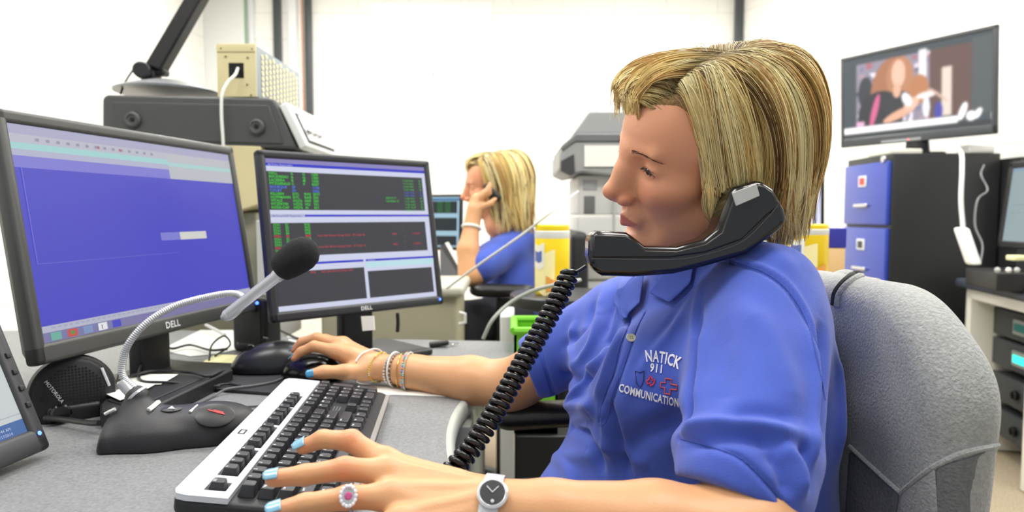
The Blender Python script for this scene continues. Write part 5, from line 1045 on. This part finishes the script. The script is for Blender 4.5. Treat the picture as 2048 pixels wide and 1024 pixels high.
FOLDS = [  # (pixel polyline on the cloth, width, height)
    ([(1440, 517), (1480, 528), (1530, 545), (1575, 580), (1612, 640), (1635, 720), (1650, 800)], .003, -.003), ([(1440, 511), (1480, 520), (1533, 537), (1582, 573), (1620, 636), (1642, 716)], .0035, .002),
    ([(1453, 470), (1460, 505), (1461, 528)], .0025, -.002), ([(1362, 878), (1420, 893), (1480, 916), (1530, 962), (1572, 1012)], .0025, -.0028),
    ([(1362, 868), (1400, 856), (1470, 848), (1550, 856), (1624, 874)], .009, .009), ([(1375, 893), (1430, 876), (1500, 876), (1570, 896)], .008, -.006), ([(1440, 835), (1520, 828), (1600, 850)], .010, -.005),
    ([(1612, 640), (1628, 750), (1627, 860), (1603, 985)], .007, .006), ([(1646, 640), (1650, 760), (1640, 900)], .010, -.012), ([(1668, 690), (1682, 800), (1675, 930)], .008, .005),
    ([(1402, 600), (1388, 700), (1378, 790), (1368, 860)], .007, -.012), ([(1412, 640), (1396, 740), (1386, 830)], .006, .004), ([(1470, 600), (1530, 660), (1575, 760), (1590, 830)], .014, .004), ([(1440, 640), (1450, 740), (1440, 820)], .016, -.004),
    ([(1560, 885), (1592, 930), (1606, 1000)], .008, .006), ([(1530, 900), (1562, 940), (1578, 1000)], .007, -.005), ([(1600, 880), (1612, 930), (1610, 990)], .006, -.005),
    ([(1290, 625), (1272, 660), (1252, 720), (1236, 770), (1212, 840)], .0025, -.002), ([(1262, 640), (1240, 690), (1228, 740), (1205, 800), (1201, 845)], .0028, -.003),
    ([(1385, 590), (1350, 650), (1300, 700), (1262, 760), (1240, 830)], .008, .0035), ([(1372, 600), (1330, 660), (1280, 720), (1250, 790)], .006, -.003), ([(1405, 560), (1392, 640), (1384, 700)], .007, .005),
    ([(1375, 820), (1330, 850), (1270, 880), (1240, 950)], .014, -.008), ([(1215, 800), (1228, 850), (1238, 905), (1262, 960)], .006, -.008), ([(1200, 800), (1212, 860), (1222, 920)], .006, .004),
    ([(1212, 700), (1170, 760), (1145, 800), (1132, 842)], .009, .008), ([(1235, 650), (1200, 720), (1165, 780)], .006, -.007), ([(1255, 640), (1225, 700), (1205, 760), (1190, 800)], .006, .004),
    ([(1130, 850), (1172, 868), (1190, 900), (1205, 950)], .006, -.009), ([(1180, 862), (1235, 905), (1300, 930)], .010, .005), ([(1095, 905), (1130, 930), (1150, 990)], .010, .004),
    ([(1232, 560), (1222, 620), (1205, 680)], .006, -.006), ([(1210, 570), (1200, 630), (1180, 690), (1140, 740)], .008, .006), ([(1190, 600), (1172, 650), (1120, 700)], .008, -.005), ([(1150, 640), (1140, 690), (1150, 740)], .008, .005),
    ([(1075, 660), (1088, 720), (1108, 790)], .003, -.0025), ([(1120, 740), (1150, 760), (1180, 750)], .008, -.006), ([(1470, 480), (1540, 500), (1600, 560)], .012, .003), ([(1265, 565), (1245, 600), (1235, 640)], .006, .004)]
sn = vnormals(sv, sf); disp = np.zeros(len(sv))
def onpoly(pl, n=30, bt=SB, fb=.8):
    q = spline([(x, y, 0) for x, y in pl], n); return [onto(a[0], a[1], bt, fb) for a in q]
def onto(px, py, bt, fallback=.9, off=0):
    d = nrm(P(px, py, 1) - CAMP); h, n, i, ds = bt.ray_cast(Vector(CAMP), Vector(d))
    if h is None: h, n, i, ds = bt.find_nearest(Vector(P(px, py, fallback)))
    n = np.array(n); n = n if n @ d < 0 else -n; return (np.array(h) + n * off, n)
for pl, wd, am in FOLDS:
    q = np.array([a for a, n in onpoly(pl, 26)]); m = np.full(len(sv), 9.0); tt = np.zeros(len(sv)); bb = ((sv > q.min(0) - wd * 3) & (sv < q.max(0) + wd * 3)).all(1); sub = sv[bb]; mm = np.full(len(sub), 9.0); tq = np.zeros(len(sub))
    for i in range(len(q) - 1):
        ab = q[i + 1] - q[i]; t_ = np.clip(((sub - q[i]) @ ab) / (ab @ ab + 1e-12), 0, 1); dd = np.linalg.norm(sub - q[i] - t_[:, None] * ab, axis=1); k = dd < mm; mm[k] = dd[k]; tq[k] = (i + t_[k]) / (len(q) - 1)
    fade = np.ones(len(sub)) if wd < .004 else np.clip(np.minimum(tq, 1 - tq) * 4 + .15, 0, 1); disp[bb] += 1.3 * am * fade * np.exp(-(mm / wd) ** 2)
g = np.random.default_rng(9)
for f_, a_ in ((25, .0022), (55, .0011)): k = g.normal(size=(3, 5)) * f_; disp += a_ * np.sin(sv @ k + g.uniform(0, 6, 5)).mean(1)
sv = sv + sn * disp[:, None]; SB = BVHTree.FromPolygons(sv.tolist(), sf.tolist())
shirt = rawmesh('polo_shirt', sv, sf, CL, person); shirt['label'] = 'blue short-sleeved polo shirt with chest embroidery'
def seam(pl, name='seam', r=.0006, off=.0002, m=None, n=40, parent=shirt): return MB().tube([a + nn * off for a, nn in onpoly(pl, n, SB)], r, 6).build(name, parent, m or mat('polo_seam', '3c52a6', .85))
for pl in (FOLDS[0][0], FOLDS[3][0], [(1453, 466), (1460, 500), (1460, 530)], FOLDS[17][0], FOLDS[18][0][:4], [(1228, 745), (1206, 800), (1199, 845), (1212, 843), (1225, 790), (1238, 755)], [(1073, 660), (1082, 720), (1103, 790)]): seam(pl)
def patch_(corners, name, m, off=.004, nu=10, nv=8, solid=.0022, parent=shirt, bt=None, sub=1, bulge=0):
    bt = bt or SB; c = [V(*q, 0) for q in corners]; vs = []
    for j in range(nv + 1):
        for i in range(nu + 1):
            u, v = i / nu, j / nv; p = (c[0] * (1 - u) + c[1] * u) * (1 - v) + (c[3] * (1 - u) + c[2] * u) * v; vs.append(onto(p[0], p[1], bt, .85, off + bulge * math.sin(math.pi * u) * (1 - v))[0])
    vs = np.array(vs).reshape(nv + 1, nu + 1, 3)
    for _ in range(3): vs[1:-1, 1:-1] = (vs[:-2, 1:-1] + vs[2:, 1:-1] + vs[1:-1, :-2] + vs[1:-1, 2:]) / 4
    vs = vs.reshape(-1, 3); k = nu + 1
    return MB().add(vs, [(j * k + i, j * k + i + 1, (j + 1) * k + i + 1, (j + 1) * k + i) for j in range(nv) for i in range(nu)]).build(name, parent, m, smooth=60, solid=solid, subsurf=sub)
COLM = mat('polo_collar', '4359b4', .85, bump=.5, bscale=900)
patch_([(1318, 560), (1392, 520), (1388, 570), (1343, 614)], 'collar', COLM, .006); patch_([(1306, 588), (1340, 545), (1400, 520), (1343, 614)], 'collar', COLM, .006, bulge=.002)
patch_([(1240, 585), (1300, 550), (1290, 612), (1251, 650)], 'collar', COLM, .008); patch_([(1226, 598), (1275, 556), (1285, 600), (1250, 650)], 'collar', COLM, .006)
c, n = onto(1262, 677, SB); o = MB().lathe(c + n * .001, [(.0055, 0), (.0058, .0008), (.0052, .0016), (.0042, .0013), (.0001, .0012)], ax=n, seg=24).build('button', shirt, mat('button_pearl', 'cfccb4', .3)); mb = MB()
e1 = nrm(np.cross(n, V(0, 0, 1))); e2 = np.cross(n, e1)
for a, b in ((1, 1), (1, -1), (-1, 1), (-1, -1)): mb.ball(c + n * .0023 + e1 * a * .0013 + e2 * b * .0013, .0006, seg=6)
mb.build('button_holes', o, mat('thread_dark', '3a3428', .8))
# embroidery
def embroider(txt, p0, p1, m, name, hpx, arc=0, slant=0, bold=True):
    # each letter is laid along the chest between two points and pressed onto the cloth
    p0, p1 = np.array(p0, float), np.array(p1, float); L = np.linalg.norm(p1 - p0); e = (p1 - p0) / L; W = twidth(txt, bold); mb = MB().text(txt, (0, 0, 0), (1, 0, 0), (0, 1, 0), 1, bold=bold); vs = np.vstack(mb.v); out = []
    for x, y, _ in vs:
        t = x / W - .5; a = t * arc; q = (p0 + p1) / 2 + e * (t * L) + np.array([0, 1]) * (arc * L * .5 * t * t); up = np.array([math.sin(a) + slant - e[1] * .0, -math.cos(a)]); q = q + up * (y / .72 * hpx); out.append(onto(q[0], q[1], SB, .8, .0009)[0])
    mb.v = [np.array(out)]; return mb.build(name, shirt, m, smooth=0, solid=.0006)
TH_ = mat('thread_white', 'e9e9f2', .7, bump=.4, bscale=1500)
embroider('NATICK', (1292, 719), (1358, 734), TH_, 'embroidered_word', 23, arc=.5, slant=.12); embroider('911', (1299, 743), (1327, 747), TH_, 'embroidered_number', 17, slant=.1); embroider('COMMUNICATION', (1238, 784), (1359, 815), TH_, 'embroidered_word', 16, arc=-.12, slant=.1)
def outline(pts, m, name, r=.0006): MB().tube([onto(x, y, SB, off=.0006)[0] for x, y in pts], r, 6, closed=True).build(name, shirt, m)
outline([(1271, 742), (1279, 745), (1288, 742), (1287, 762), (1281, 775), (1273, 766)], mat('thread_navy', '1f2c66', .7), 'shield_emblem')
outline([(1331, 757), (1343, 759), (1342, 768), (1355, 771), (1354, 780), (1341, 778), (1340, 789), (1329, 787), (1330, 776), (1321, 774), (1322, 765), (1331, 766)], mat('thread_orange', 'd0503c', .7), 'cross_emblem', .0008)
outline([(1295, 768), (1294, 762), (1299, 759), (1299, 752), (1305, 758), (1304, 762), (1310, 760), (1307, 769), (1301, 772), (1300, 766)], mat('thread_red', 'd63347', .7), 'flame_emblem', .0010)
# trousers
s = SDF(V(-.30, .62, .30), V(.46, 1.12, .72), .008); s.ell((.27, .86, .62), (.13, .165, .10), .03); s.cone((.27, .77, .60), (-.16, .74, .58), .085, .065, .03); s.cone((.27, .95, .60), (-.16, .99, .58), .085, .065, .03); s.cone((-.17, .74, .57), (-.19, .74, .34), .062, .05, .02); s.cone((-.17, .99, .57), (-.19, .99, .34), .062, .05, .02)
v, f = s.mesh(1); rawmesh('trousers', v, f, mat('trouser_dark', '23252c', .85), person)
# ---------------- telephone handset
hs = [(1174, 480), (1183, 461), (1248, 464), (1260, 472), (1284, 491), (1345, 492), (1398, 478), (1424, 458), (1440, 415), (1449, 386), (1458, 376), (1500, 363), (1512, 365), (1534, 378), (1556, 418), (1561, 438), (1552, 455), (1482, 507), (1402, 530), (1340, 545), (1262, 551), (1200, 549), (1181, 538), (1173, 512)]
def hd_(px): return .775 + (.742 - .775) * (px - 1176) / (1560 - 1176)
ph = thing('telephone_handset', 'black telephone handset clamped between the ear and the blue shoulder', 'telephone', P(1370, 500, .75))
GB = mat('handset_black', '0e0e10', .16, coat=.3)
def hprism(pts, front, thick, nm, m, bev): 
    p = [P(x, y, hd_(x)) + V(0, -front, 0) for x, y in pts]; return MB().prism(p, (0, thick, 0)).build(nm, ph, m, bevel=bev, smooth=40)
hprism(hs, .020, .044, 'body', GB, .006)
hprism([(1183, 468), (1246, 470), (1262, 480), (1284, 499), (1345, 500), (1400, 486), (1432, 464), (1448, 418), (1458, 385), (1504, 371), (1514, 374), (1530, 386), (1545, 412), (1520, 430), (1470, 478), (1400, 503), (1330, 513), (1180, 513)], .0225, .004, 'side_face', mat('handset_side', '1c1d1f', .28), .002)
MB().tube([P(x, y, hd_(x)) + V(0, -.0225, 0) for x, y in spline([(1178, 515, 0), (1330, 517, 0), (1400, 507, 0), (1470, 482, 0), (1520, 435, 0), (1543, 407, 0)], 40)[:, :2]], .0009, 6).build('edge_line', ph, mat('handset_line', '3c3d40', .25))
MB().prism([P(x, y, hd_(x)) + V(0, -.0245, 0) for x, y in [(1450, 387), (1497, 369), (1504, 393), (1458, 413)]], (0, .003, 0)).build('silver_label', ph, mat('label_silver', 'c3c4c0', .35, .3), bevel=.0008)
cl = spline([P(1172, 532, hd_(1172)), P(1160, 540, .775), P(1148, 546, .775)], 12); 
cp = spline([P(1140, 543, .775), P(1133, 562, .772), P(1110, 610, .762), P(1066, 690, .745), P(1022, 768, .725), P(985, 832, .71), P(945, 893, .695), P(903, 943, .685), P(868, 985, .685), P(850, 1010, .69)], 400)
L_ = np.concatenate([[0], np.cumsum(np.linalg.norm(np.diff(cp, axis=0), axis=1))]); n = 3400; ss = np.linspace(0, L_[-1], n); cp = np.stack([np.interp(ss, L_, cp[:, i]) for i in range(3)], 1); T = np.gradient(cp, axis=0); T /= np.linalg.norm(T, axis=1)[:, None]
A = np.cross(T, V(0, 1, 0)); A /= np.linalg.norm(A, axis=1)[:, None]; B = np.cross(T, A); th = ss * 2 * math.pi / .0080; R_ = np.interp(ss, [0, .01, .05], [.0065, .0084, .0084]); hx = cp + R_[:, None] * (np.cos(th)[:, None] * A + np.sin(th)[:, None] * B)
MB().tube(np.vstack([cl[:-1], hx]), np.concatenate([np.full(len(cl) - 1, .002), np.full(len(hx), .0035)]), 8).build('coiled_cord', ph, mat('cord_black', '141416', .22), smooth=80)
# ---------------- jewellery
def ring_on(bt, c, ax, r0, n=64, off=.0015, tilt=None, loose=0):
    ax = nrm(ax); x = nrm(np.cross(ax, V(0, 1, 0))); y = np.cross(ax, x); out = []
    for i in range(n):
        a = 2 * math.pi * i / n; d = x * math.cos(a) + y * math.sin(a); h, nn, ii, ds = bt.ray_cast(Vector(c + d * r0), Vector(-d)); p = c + d * (np.linalg.norm(np.array(h) - c) if h is not None and np.linalg.norm(np.array(h) - c) > .005 else r0 * .8)
        out.append(p + d * (off + loose))
    out = np.array(out); out = (out + np.roll(out, 1, 0) + np.roll(out, -1, 0)) / 3
    return out
LB = BVHTree.FromPolygons(lv.tolist(), lf.tolist()); RB = BVHTree.FromPolygons(rv.tolist(), rf.tolist())
wt_ = thing('wristwatch', 'silver wristwatch with a round dark dial on the near wrist', 'watch', P(985, 1010, .6)); wa = nrm(LE - LW); wc = LW + wa * .004
rg_ = ring_on(LB, wc, wa, .06, 72, .0012); mb = MB(); vs = []; 
for p in rg_:
    o_ = nrm(p - wc - wa * ((p - wc) @ wa))
    for a_, b_ in ((-.0082, 0), (-.0082, .0016), (.0082, .0016), (.0082, 0)): vs.append(p + wa * a_ + o_ * b_)
k = len(rg_); mb.add(vs, [(4 * i + j, 4 * i + (j + 1) % 4, 4 * ((i + 1) % k) + (j + 1) % 4, 4 * ((i + 1) % k) + j) for i in range(k) for j in range(4)]); mb.build('mesh_strap', wt_, mat('watch_silver', 'd3d5da', .35, .6, bump=.6, bscale=900))
c, n = onto(985, 991, LB); n = nrm(n + V(0, -.35, .1)); c = c + n * .001; WS = mat('watch_case', 'dcdde0', .3, .6); MB().lathe(c, [(.0125, 0), (.0135, .002), (.0132, .005), (.0112, .0062), (.0105, .0058)], ax=n, seg=40).build('case', wt_, WS); MB().lathe(c + n * .0061, [(.0106, 0), (.0001, .0003)], ax=n, seg=40).build('dial', wt_, mat('dial_grey', '3a3b3e', .35))
e1 = nrm(np.cross(V(0, 0, 1), n)); e2 = np.cross(n, e1); mb = MB()
for a_ in (.75, 2.3): d = e1 * math.cos(a_) + e2 * math.sin(a_); mb.box(c + n * .0069 + d * .0035, (.0075, .0009, .0004), ax=(d, np.cross(n, d), n))
mb.build('hands', wt_, WS); MB().lathe(c + n * .0066 - e2 * .0075, [(.0016, 0), (.0014, .0004), (.0001, .0005)], ax=n).build('dot_marker', wt_, WS)
rt = thing('finger_ring', 'ring with a pink stone in a halo of small diamonds on the near hand', 'ring', P(697, 1000, .58)); fa = P(*(780, 992, .590)); fb = P(*(695, 996, .584)); fc = fb + (fa - fb) * .08
MB().tube(ring_on(LB, fc, fb - fa, .020, 40, .0006), .0011, 8, closed=True).build('band', rt, CHR); c, n = onto(697, 993, LB); n = nrm(n + V(0, -.3, .2)); e1 = nrm(np.cross(V(0, 0, 1), n)); e2 = np.cross(n, e1); c = c + n * .002
DM = mat('diamond', 'f4f4f8', .08, .3, coat=1); MB().lathe(c, [(.0075, -.001), (.0082, .001), (.006, .0022)], ax=n, sx=.9, sy=1.15, xdir=e1).build('setting', rt, CHR)
for i in range(14): a = 2 * math.pi * i / 14; MB().ball(c + e1 * .0062 * math.cos(a) + e2 * .0080 * math.sin(a) + n * .0022, .0017, seg=8).build('diamond', rt, DM)
MB().lathe(c + n * .002, [(.0036, 0), (.0036, .001), (.0022, .0024)], ax=n, seg=8).build('pink_stone', rt, mat('pink_gem', 'c04a86', .08, coat=1))
ra = nrm(RE - RW)
def bracelet(label, t_, r, m, loose=.0, tiltv=None, beads=None, parts='band'):
    c = RW + ra * t_; a_ = nrm(ra + (tiltv if tiltv is not None else V(0, 0, 0))); q = ring_on(RB, c, a_, .06, 64, .001, loose=loose); t = thing('bracelet', label, 'bracelet', c, 'bracelets on the far wrist')
    if beads is None: MB().tube(q, r, 8, closed=True).build('band', t, m)
    else:
        L = np.linalg.norm(np.diff(np.vstack([q, q[:1]]), axis=0), axis=1).sum(); nb = int(L / (2 * r * .98)); idx = np.linspace(0, 64, nb, endpoint=False); mbs = {}
        MB().tube(q, r * .25, 6, closed=True).build('thread', t, mat('thread_dark', '3a3428', .8))
        for k, ii in enumerate(idx):
            i0 = int(ii) % 64; f_ = ii - int(ii); p = q[i0] * (1 - f_) + q[(i0 + 1) % 64] * f_; MB().ball(p, r, seg=8).build('bead', t, beads[k % len(beads)])
cm = lambda h: mat('bead_' + h, h, .25, coat=.3)
bracelet('loose plain white bangle, nearest the hand', .000, .0013, WHT, .004, V(0, -.14, .08)); bracelet('yellow, green and orange beaded bracelet next to the white bangle', .010, .0015, None, .0022, V(0, .04, 0), [cm('b6cf3a')] * 2 + [cm('e8cf3c')] * 4 + [cm('f0e6b0')] * 2 + [cm('e59a3a')] * 3)
bracelet('silver bead bracelet in the middle of the wrist stack', .036, .0026, None, .0008, V(.0, -.06, 0), [mat('silver_bead', 'd8d8d6', .2, .9)]); bracelet('silver chain bracelet beside the silver beads', .043, .0019, None, .001, V(.06, .05, 0), [mat('silver_bead', 'd8d8d6', .2, .9), mat('dark_silver', '77777a', .3, .8)])
bracelet('white rounded bangle around the silver bracelets', .040, .0014, WHT, .004, V(.0, .1, .1)); bracelet('thin gold bracelet before the coloured beads', .053, .0009, mat('gold', 'd9b35a', .25, 1), .002, V(.15, .25, 0)); bracelet('multicoloured beaded bracelet with orange and turquoise', .062, .0023, None, .0015, V(.15, .3, 0), [cm('e08a5a'), cm('d8c49a'), cm('8fc7d8'), cm('e8a0a0'), cm('b08ac8'), cm('78b8a0')])
bracelet('pale blue and yellow woven bracelet, farthest up the wrist', .068, .0017, None, .002, V(.12, .22, 0), [cm('a8d4dc'), cm('e8c070'), cm('a8d4dc'), cm('e6e0d0')])
# ---------------- chair and jacket
ch = thing('office_chair', 'black office chair with padded armrest carrying the woman and a grey fleece jacket', 'chair', (.3, .86, 0)); CHB = mat('chair_black', '17181a', .55)
s = SDF(V(.43, .58, .46), V(.56, 1.12, 1.0), .006)
def rrect(cy, cz, hy, hz, rc, cx, hx, rd_, lean=0, cv=.10):
    def fn(X, Yy, Z):
        a = np.abs(Yy - cy) - hy + rc; b = np.abs(Z - cz) - hz + rc; d2 = np.sqrt(np.maximum(a, 0) ** 2 + np.maximum(b, 0) ** 2) + np.minimum(np.maximum(a, b), 0) - rc
        dx = np.abs(X - cx - lean * (Z - cz) - cv * (Yy - cy) ** 2) - hx; a2 = d2 + rd_; b2 = dx + rd_; return np.sqrt(np.maximum(a2, 0) ** 2 + np.maximum(b2, 0) ** 2) + np.minimum(np.maximum(a2, b2), 0) - rd_
    return fn
s.op(rrect(.855, .70, .185, .225, .10, .428, .016, .014), s.lo, s.lo + s.n * s.h, 0); v, f = s.mesh(1); rawmesh('backrest', v, f, CHB, ch)
s = SDF(V(.02, .56, .40), V(.50, 1.14, .56), .008); s.box((.26, .85, .48), (.22, .24, .045), .04); v, f = s.mesh(1); rawmesh('seat', v, f, CHB, ch)
a0, a1 = P(1022, 832, 1.13), P(1230, 822, 1.09); s = SDF(np.minimum(a0, a1) - .06, np.maximum(a0, a1) + .06, .004); s.cone(a0, a1, .034, .030, 0, flat=(V(0, 0, 1), .66)); v, f = s.mesh(2); AR = mat('armrest_black', '141415', .35); rawmesh('armrest', v, f, AR, ch)
MB().box((a1[0] - .02, a1[1] - .01, .62), (.05, .035, .24), bev=.01).box((a1[0] + .06, a1[1] - .05, .505), (.2, .12, .03), bev=.008).build('arm_post', ch, CHB)
MB().box((.36, .585, .60), (.05, .03, .2), bev=.01).box((.36, .60, .505), (.2, .08, .03), bev=.008).build('arm_post', ch, CHB); MB().box((.33, .585, .70), (.2, .05, .03), bev=.012).build('armrest', ch, AR)
MB().tube([(.28, .86, .10), (.28, .86, .45)], .03, 16).build('gas_column', ch, BLK)
for i in range(5):
    a = i * 2 * math.pi / 5 + .3; d = V(math.cos(a), math.sin(a), 0); MB().box(V(.28, .86, .085) + d * .16, (.30, .045, .03), ax=(d, V(-d[1], d[0], 0), (0, 0, 1)), bev=.01).build('base_leg', ch, BLK); MB().lathe(V(.28, .86, .032) + d * .30 - V(-d[1], d[0], 0) * .02, [(.03, 0), (.032, .005), (.032, .035), (.03, .04)], ax=V(-d[1], d[0], 0)).build('caster', ch, RUB)
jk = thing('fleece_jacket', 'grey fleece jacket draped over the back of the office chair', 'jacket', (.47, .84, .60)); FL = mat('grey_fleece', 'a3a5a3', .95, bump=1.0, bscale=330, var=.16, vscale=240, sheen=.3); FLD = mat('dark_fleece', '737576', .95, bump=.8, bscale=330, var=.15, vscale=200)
s = SDF(V(.38, .54, .52), V(.60, 1.18, 1.03), .0042); s.op(rrect(.850, .72, .226, .255, .130, .427, .033, .030), s.lo, s.lo + s.n * s.h, 0)
s.cone(P(1668, 640, .98), P(1690, 575, .98), .028, .030, .02); 
v, f = s.mesh(2); nn = vnormals(v, f); g = np.random.default_rng(4); dd = np.zeros(len(v))
for f_, a_ in ((14, .005), (32, .003)): k = g.normal(size=(3, 4)) * f_; dd += a_ * np.sin(v @ k + g.uniform(0, 6, 4)).mean(1)
v = v + nn * dd[:, None]; rawmesh('shell', v, f, FL, jk); JB = BVHTree.FromPolygons(v.tolist(), f.tolist())
def jline(pl, r, m, nm, off=.0): MB().tube([onto(q[0], q[1], JB, .97 if pl[0][1] < 650 else .64, off)[0] for q in spline([(x, y, 0) for x, y in pl], 40)], r, 8).build(nm, jk, m)
jline([(1668, 610), (1672, 585), (1690, 562), (1712, 547), (1742, 541)], .0045, mat('fleece_edge', '2e2f31', .9), 'zip_edge'); jline([(1676, 612), (1680, 590), (1697, 568), (1722, 552), (1750, 547)], .004, FL, 'collar_edge', .001)
jline([(1700, 893), (1735, 925), (1775, 962), (1802, 986)], .003, FL, 'hem'); jline([(1802, 986), (1835, 958), (1870, 932), (1930, 905), (2000, 890)], .003, FL, 'hem')
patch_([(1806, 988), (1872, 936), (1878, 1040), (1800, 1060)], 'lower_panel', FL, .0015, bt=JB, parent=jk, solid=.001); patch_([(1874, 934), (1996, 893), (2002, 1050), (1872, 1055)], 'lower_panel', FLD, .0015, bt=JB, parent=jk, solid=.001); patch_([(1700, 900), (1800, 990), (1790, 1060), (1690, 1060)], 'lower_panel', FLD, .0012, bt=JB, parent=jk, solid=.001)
# ---------------- the woman behind
R2 = rz_(math.pi + .10) @ ry_(.10) @ rx_(-.12); H2 = P(984, 372, 2.50); to2 = lambda p: H2 + np.asarray(p, float) @ R2.T * 1.0
p2 = thing('person', 'background woman with long blonde hair in a blue shirt holding a phone to her ear', 'person', P(1010, 560, 2.5))
sh = P(1020, 560, 2.56)
def b2(s):
    s.cone(P(1040, 478, 2.50), P(948, 548, 2.34), .045, .042, .02); s.chain([P(940, 550, 2.33), P(936, 500, 2.345), P(944, 448, 2.37)], [.042, .038, .026], .01); s.chain([P(944, 448, 2.37), P(950, 420, 2.38)], [.027, .030], .01)
    s.ell(P(955, 408, 2.385), (.030, .022, .040), .012)
    for k in range(4): s.chain([P(952 + k * 3, 408 - k * 6, 2.375), P(966 + k * 3, 392 - k * 4, 2.365), P(980, 388 - k * 7, 2.37)], [.011, .010, .008], .004)
    s.chain([P(962, 415, 2.37), P(980, 408, 2.36), P(990, 398, 2.365)], [.014, .011, .009], .006)
    s.ell(sh + V(0, .04, -.05), (.09, .14, .22), .02); s.cone(to2((-.02, 0, -.06)), P(1020, 480, 2.56), .042, .045, .02)
v2, f2 = arm_piece(P(880, 640, 2.2) - .15, P(1130, 340, 2.8) + .12, .006, b2); m_ = merge([(to2(hv), hf, Hm), (v2, f2, arm_col(v2, []))]); rawmesh('body', m_[0], m_[1], SKM, p2, m_[2])
hairdo('hair', to2, p2, 120, 14, .0013, long=.085, seed=5, base_h=.006)
s = SDF(V(-.30, 2.15, .45), V(.22, 2.95, 1.12), .007); s.cone(P(1038, 478, 2.52), P(965, 532, 2.36), .062, .060, .02); s.cut(P(937, 545, 2.33) + V(.025, 0, 0), nrm(V(-.9, -.25, -.35))); s.ell(sh + V(.01, .03, -.06), (.115, .17, .24), .04); s.cone(P(1040, 470, 2.55), P(1005, 480, 2.72), .056, .055, .03); s.cone(P(1015, 452, 2.6), P(1015, 440, 2.6), .06, .05, .02)
v, f = s.mesh(2); nn = vnormals(v, f); k = g.normal(size=(3, 5)) * 30; v = v + nn * (.006 * np.sin(v @ k).mean(1))[:, None]; rawmesh('blue_shirt', v, f, CL, p2)
tag(MB().box(P(984, 385, 2.40), (.028, .05, .075), ax=(nrm(V(1, 0, .9)), (0, 1, 0), nrm(V(-.9, 0, 1))), bev=.01).build('telephone', mt=BLK), 'small black phone held to the ear by the background woman', 'telephone')
q = ring_on(BVHTree.FromPolygons(v2.tolist(), f2.tolist()), P(943, 455, 2.367), P(944, 448, 2.37) - P(936, 500, 2.345), .05, 32, .003); tag(MB().tube(q, .005, 8, closed=True).build('bracelet', mt=WHT), 'pale bracelet on the raised wrist of the background woman', 'bracelet')
_s = SDF(V(-.36, 2.1, .2), V(.16, 2.7, .90), .009); _s.cone(P(1020, 640, 2.5), P(925, 645, 2.38), .095, .075, .02); _s.cone(P(925, 645, 2.38), P(925, 900, 2.38), .07, .05, .02); rawmesh('trousers', *_s.mesh(1), mat('trouser_dark', '23252c', .85), p2)
c2 = thing('office_chair', 'black office chair with curved armrest behind the beige cabinet, under the background woman', 'chair', (P(1010, 600, 2.4)[0], 2.55, 0)); a0, a1 = P(962, 580, 2.30), P(1050, 582, 2.28); s = SDF(a0 - .07, np.maximum(a0, a1) + .07, .006); s.cone(a0, a1, .040, .036, 0, flat=(V(0, 0, 1), .6)); v, f = s.mesh(1); rawmesh('armrest', v, f, AR, c2)
x2 = (a0[0] + a1[0]) / 2; MB().box((x2 + .0, 2.33, .66), (.05, .03, .22), bev=.01).build('arm_post', c2, CHB); MB().box((x2 + .02, 2.56, .52), (.46, .46, .09), bev=.04).build('seat', c2, CHB); MB().box((x2 + .27, 2.58, .78), (.06, .40, .42), bev=.03).build('backrest', c2, CHB); MB().tube([(x2, 2.56, .02), (x2, 2.56, .48)], .03, 12).build('column', c2, BLK)
for i in range(5): a = i * 1.2566; d = V(math.cos(a), math.sin(a), 0); MB().box(V(x2, 2.56, .05) + d * .14, (.28, .05, .03), ax=(d, V(-d[1], d[0], 0), (0, 0, 1)), bev=.01).build('base_leg', c2, BLK)
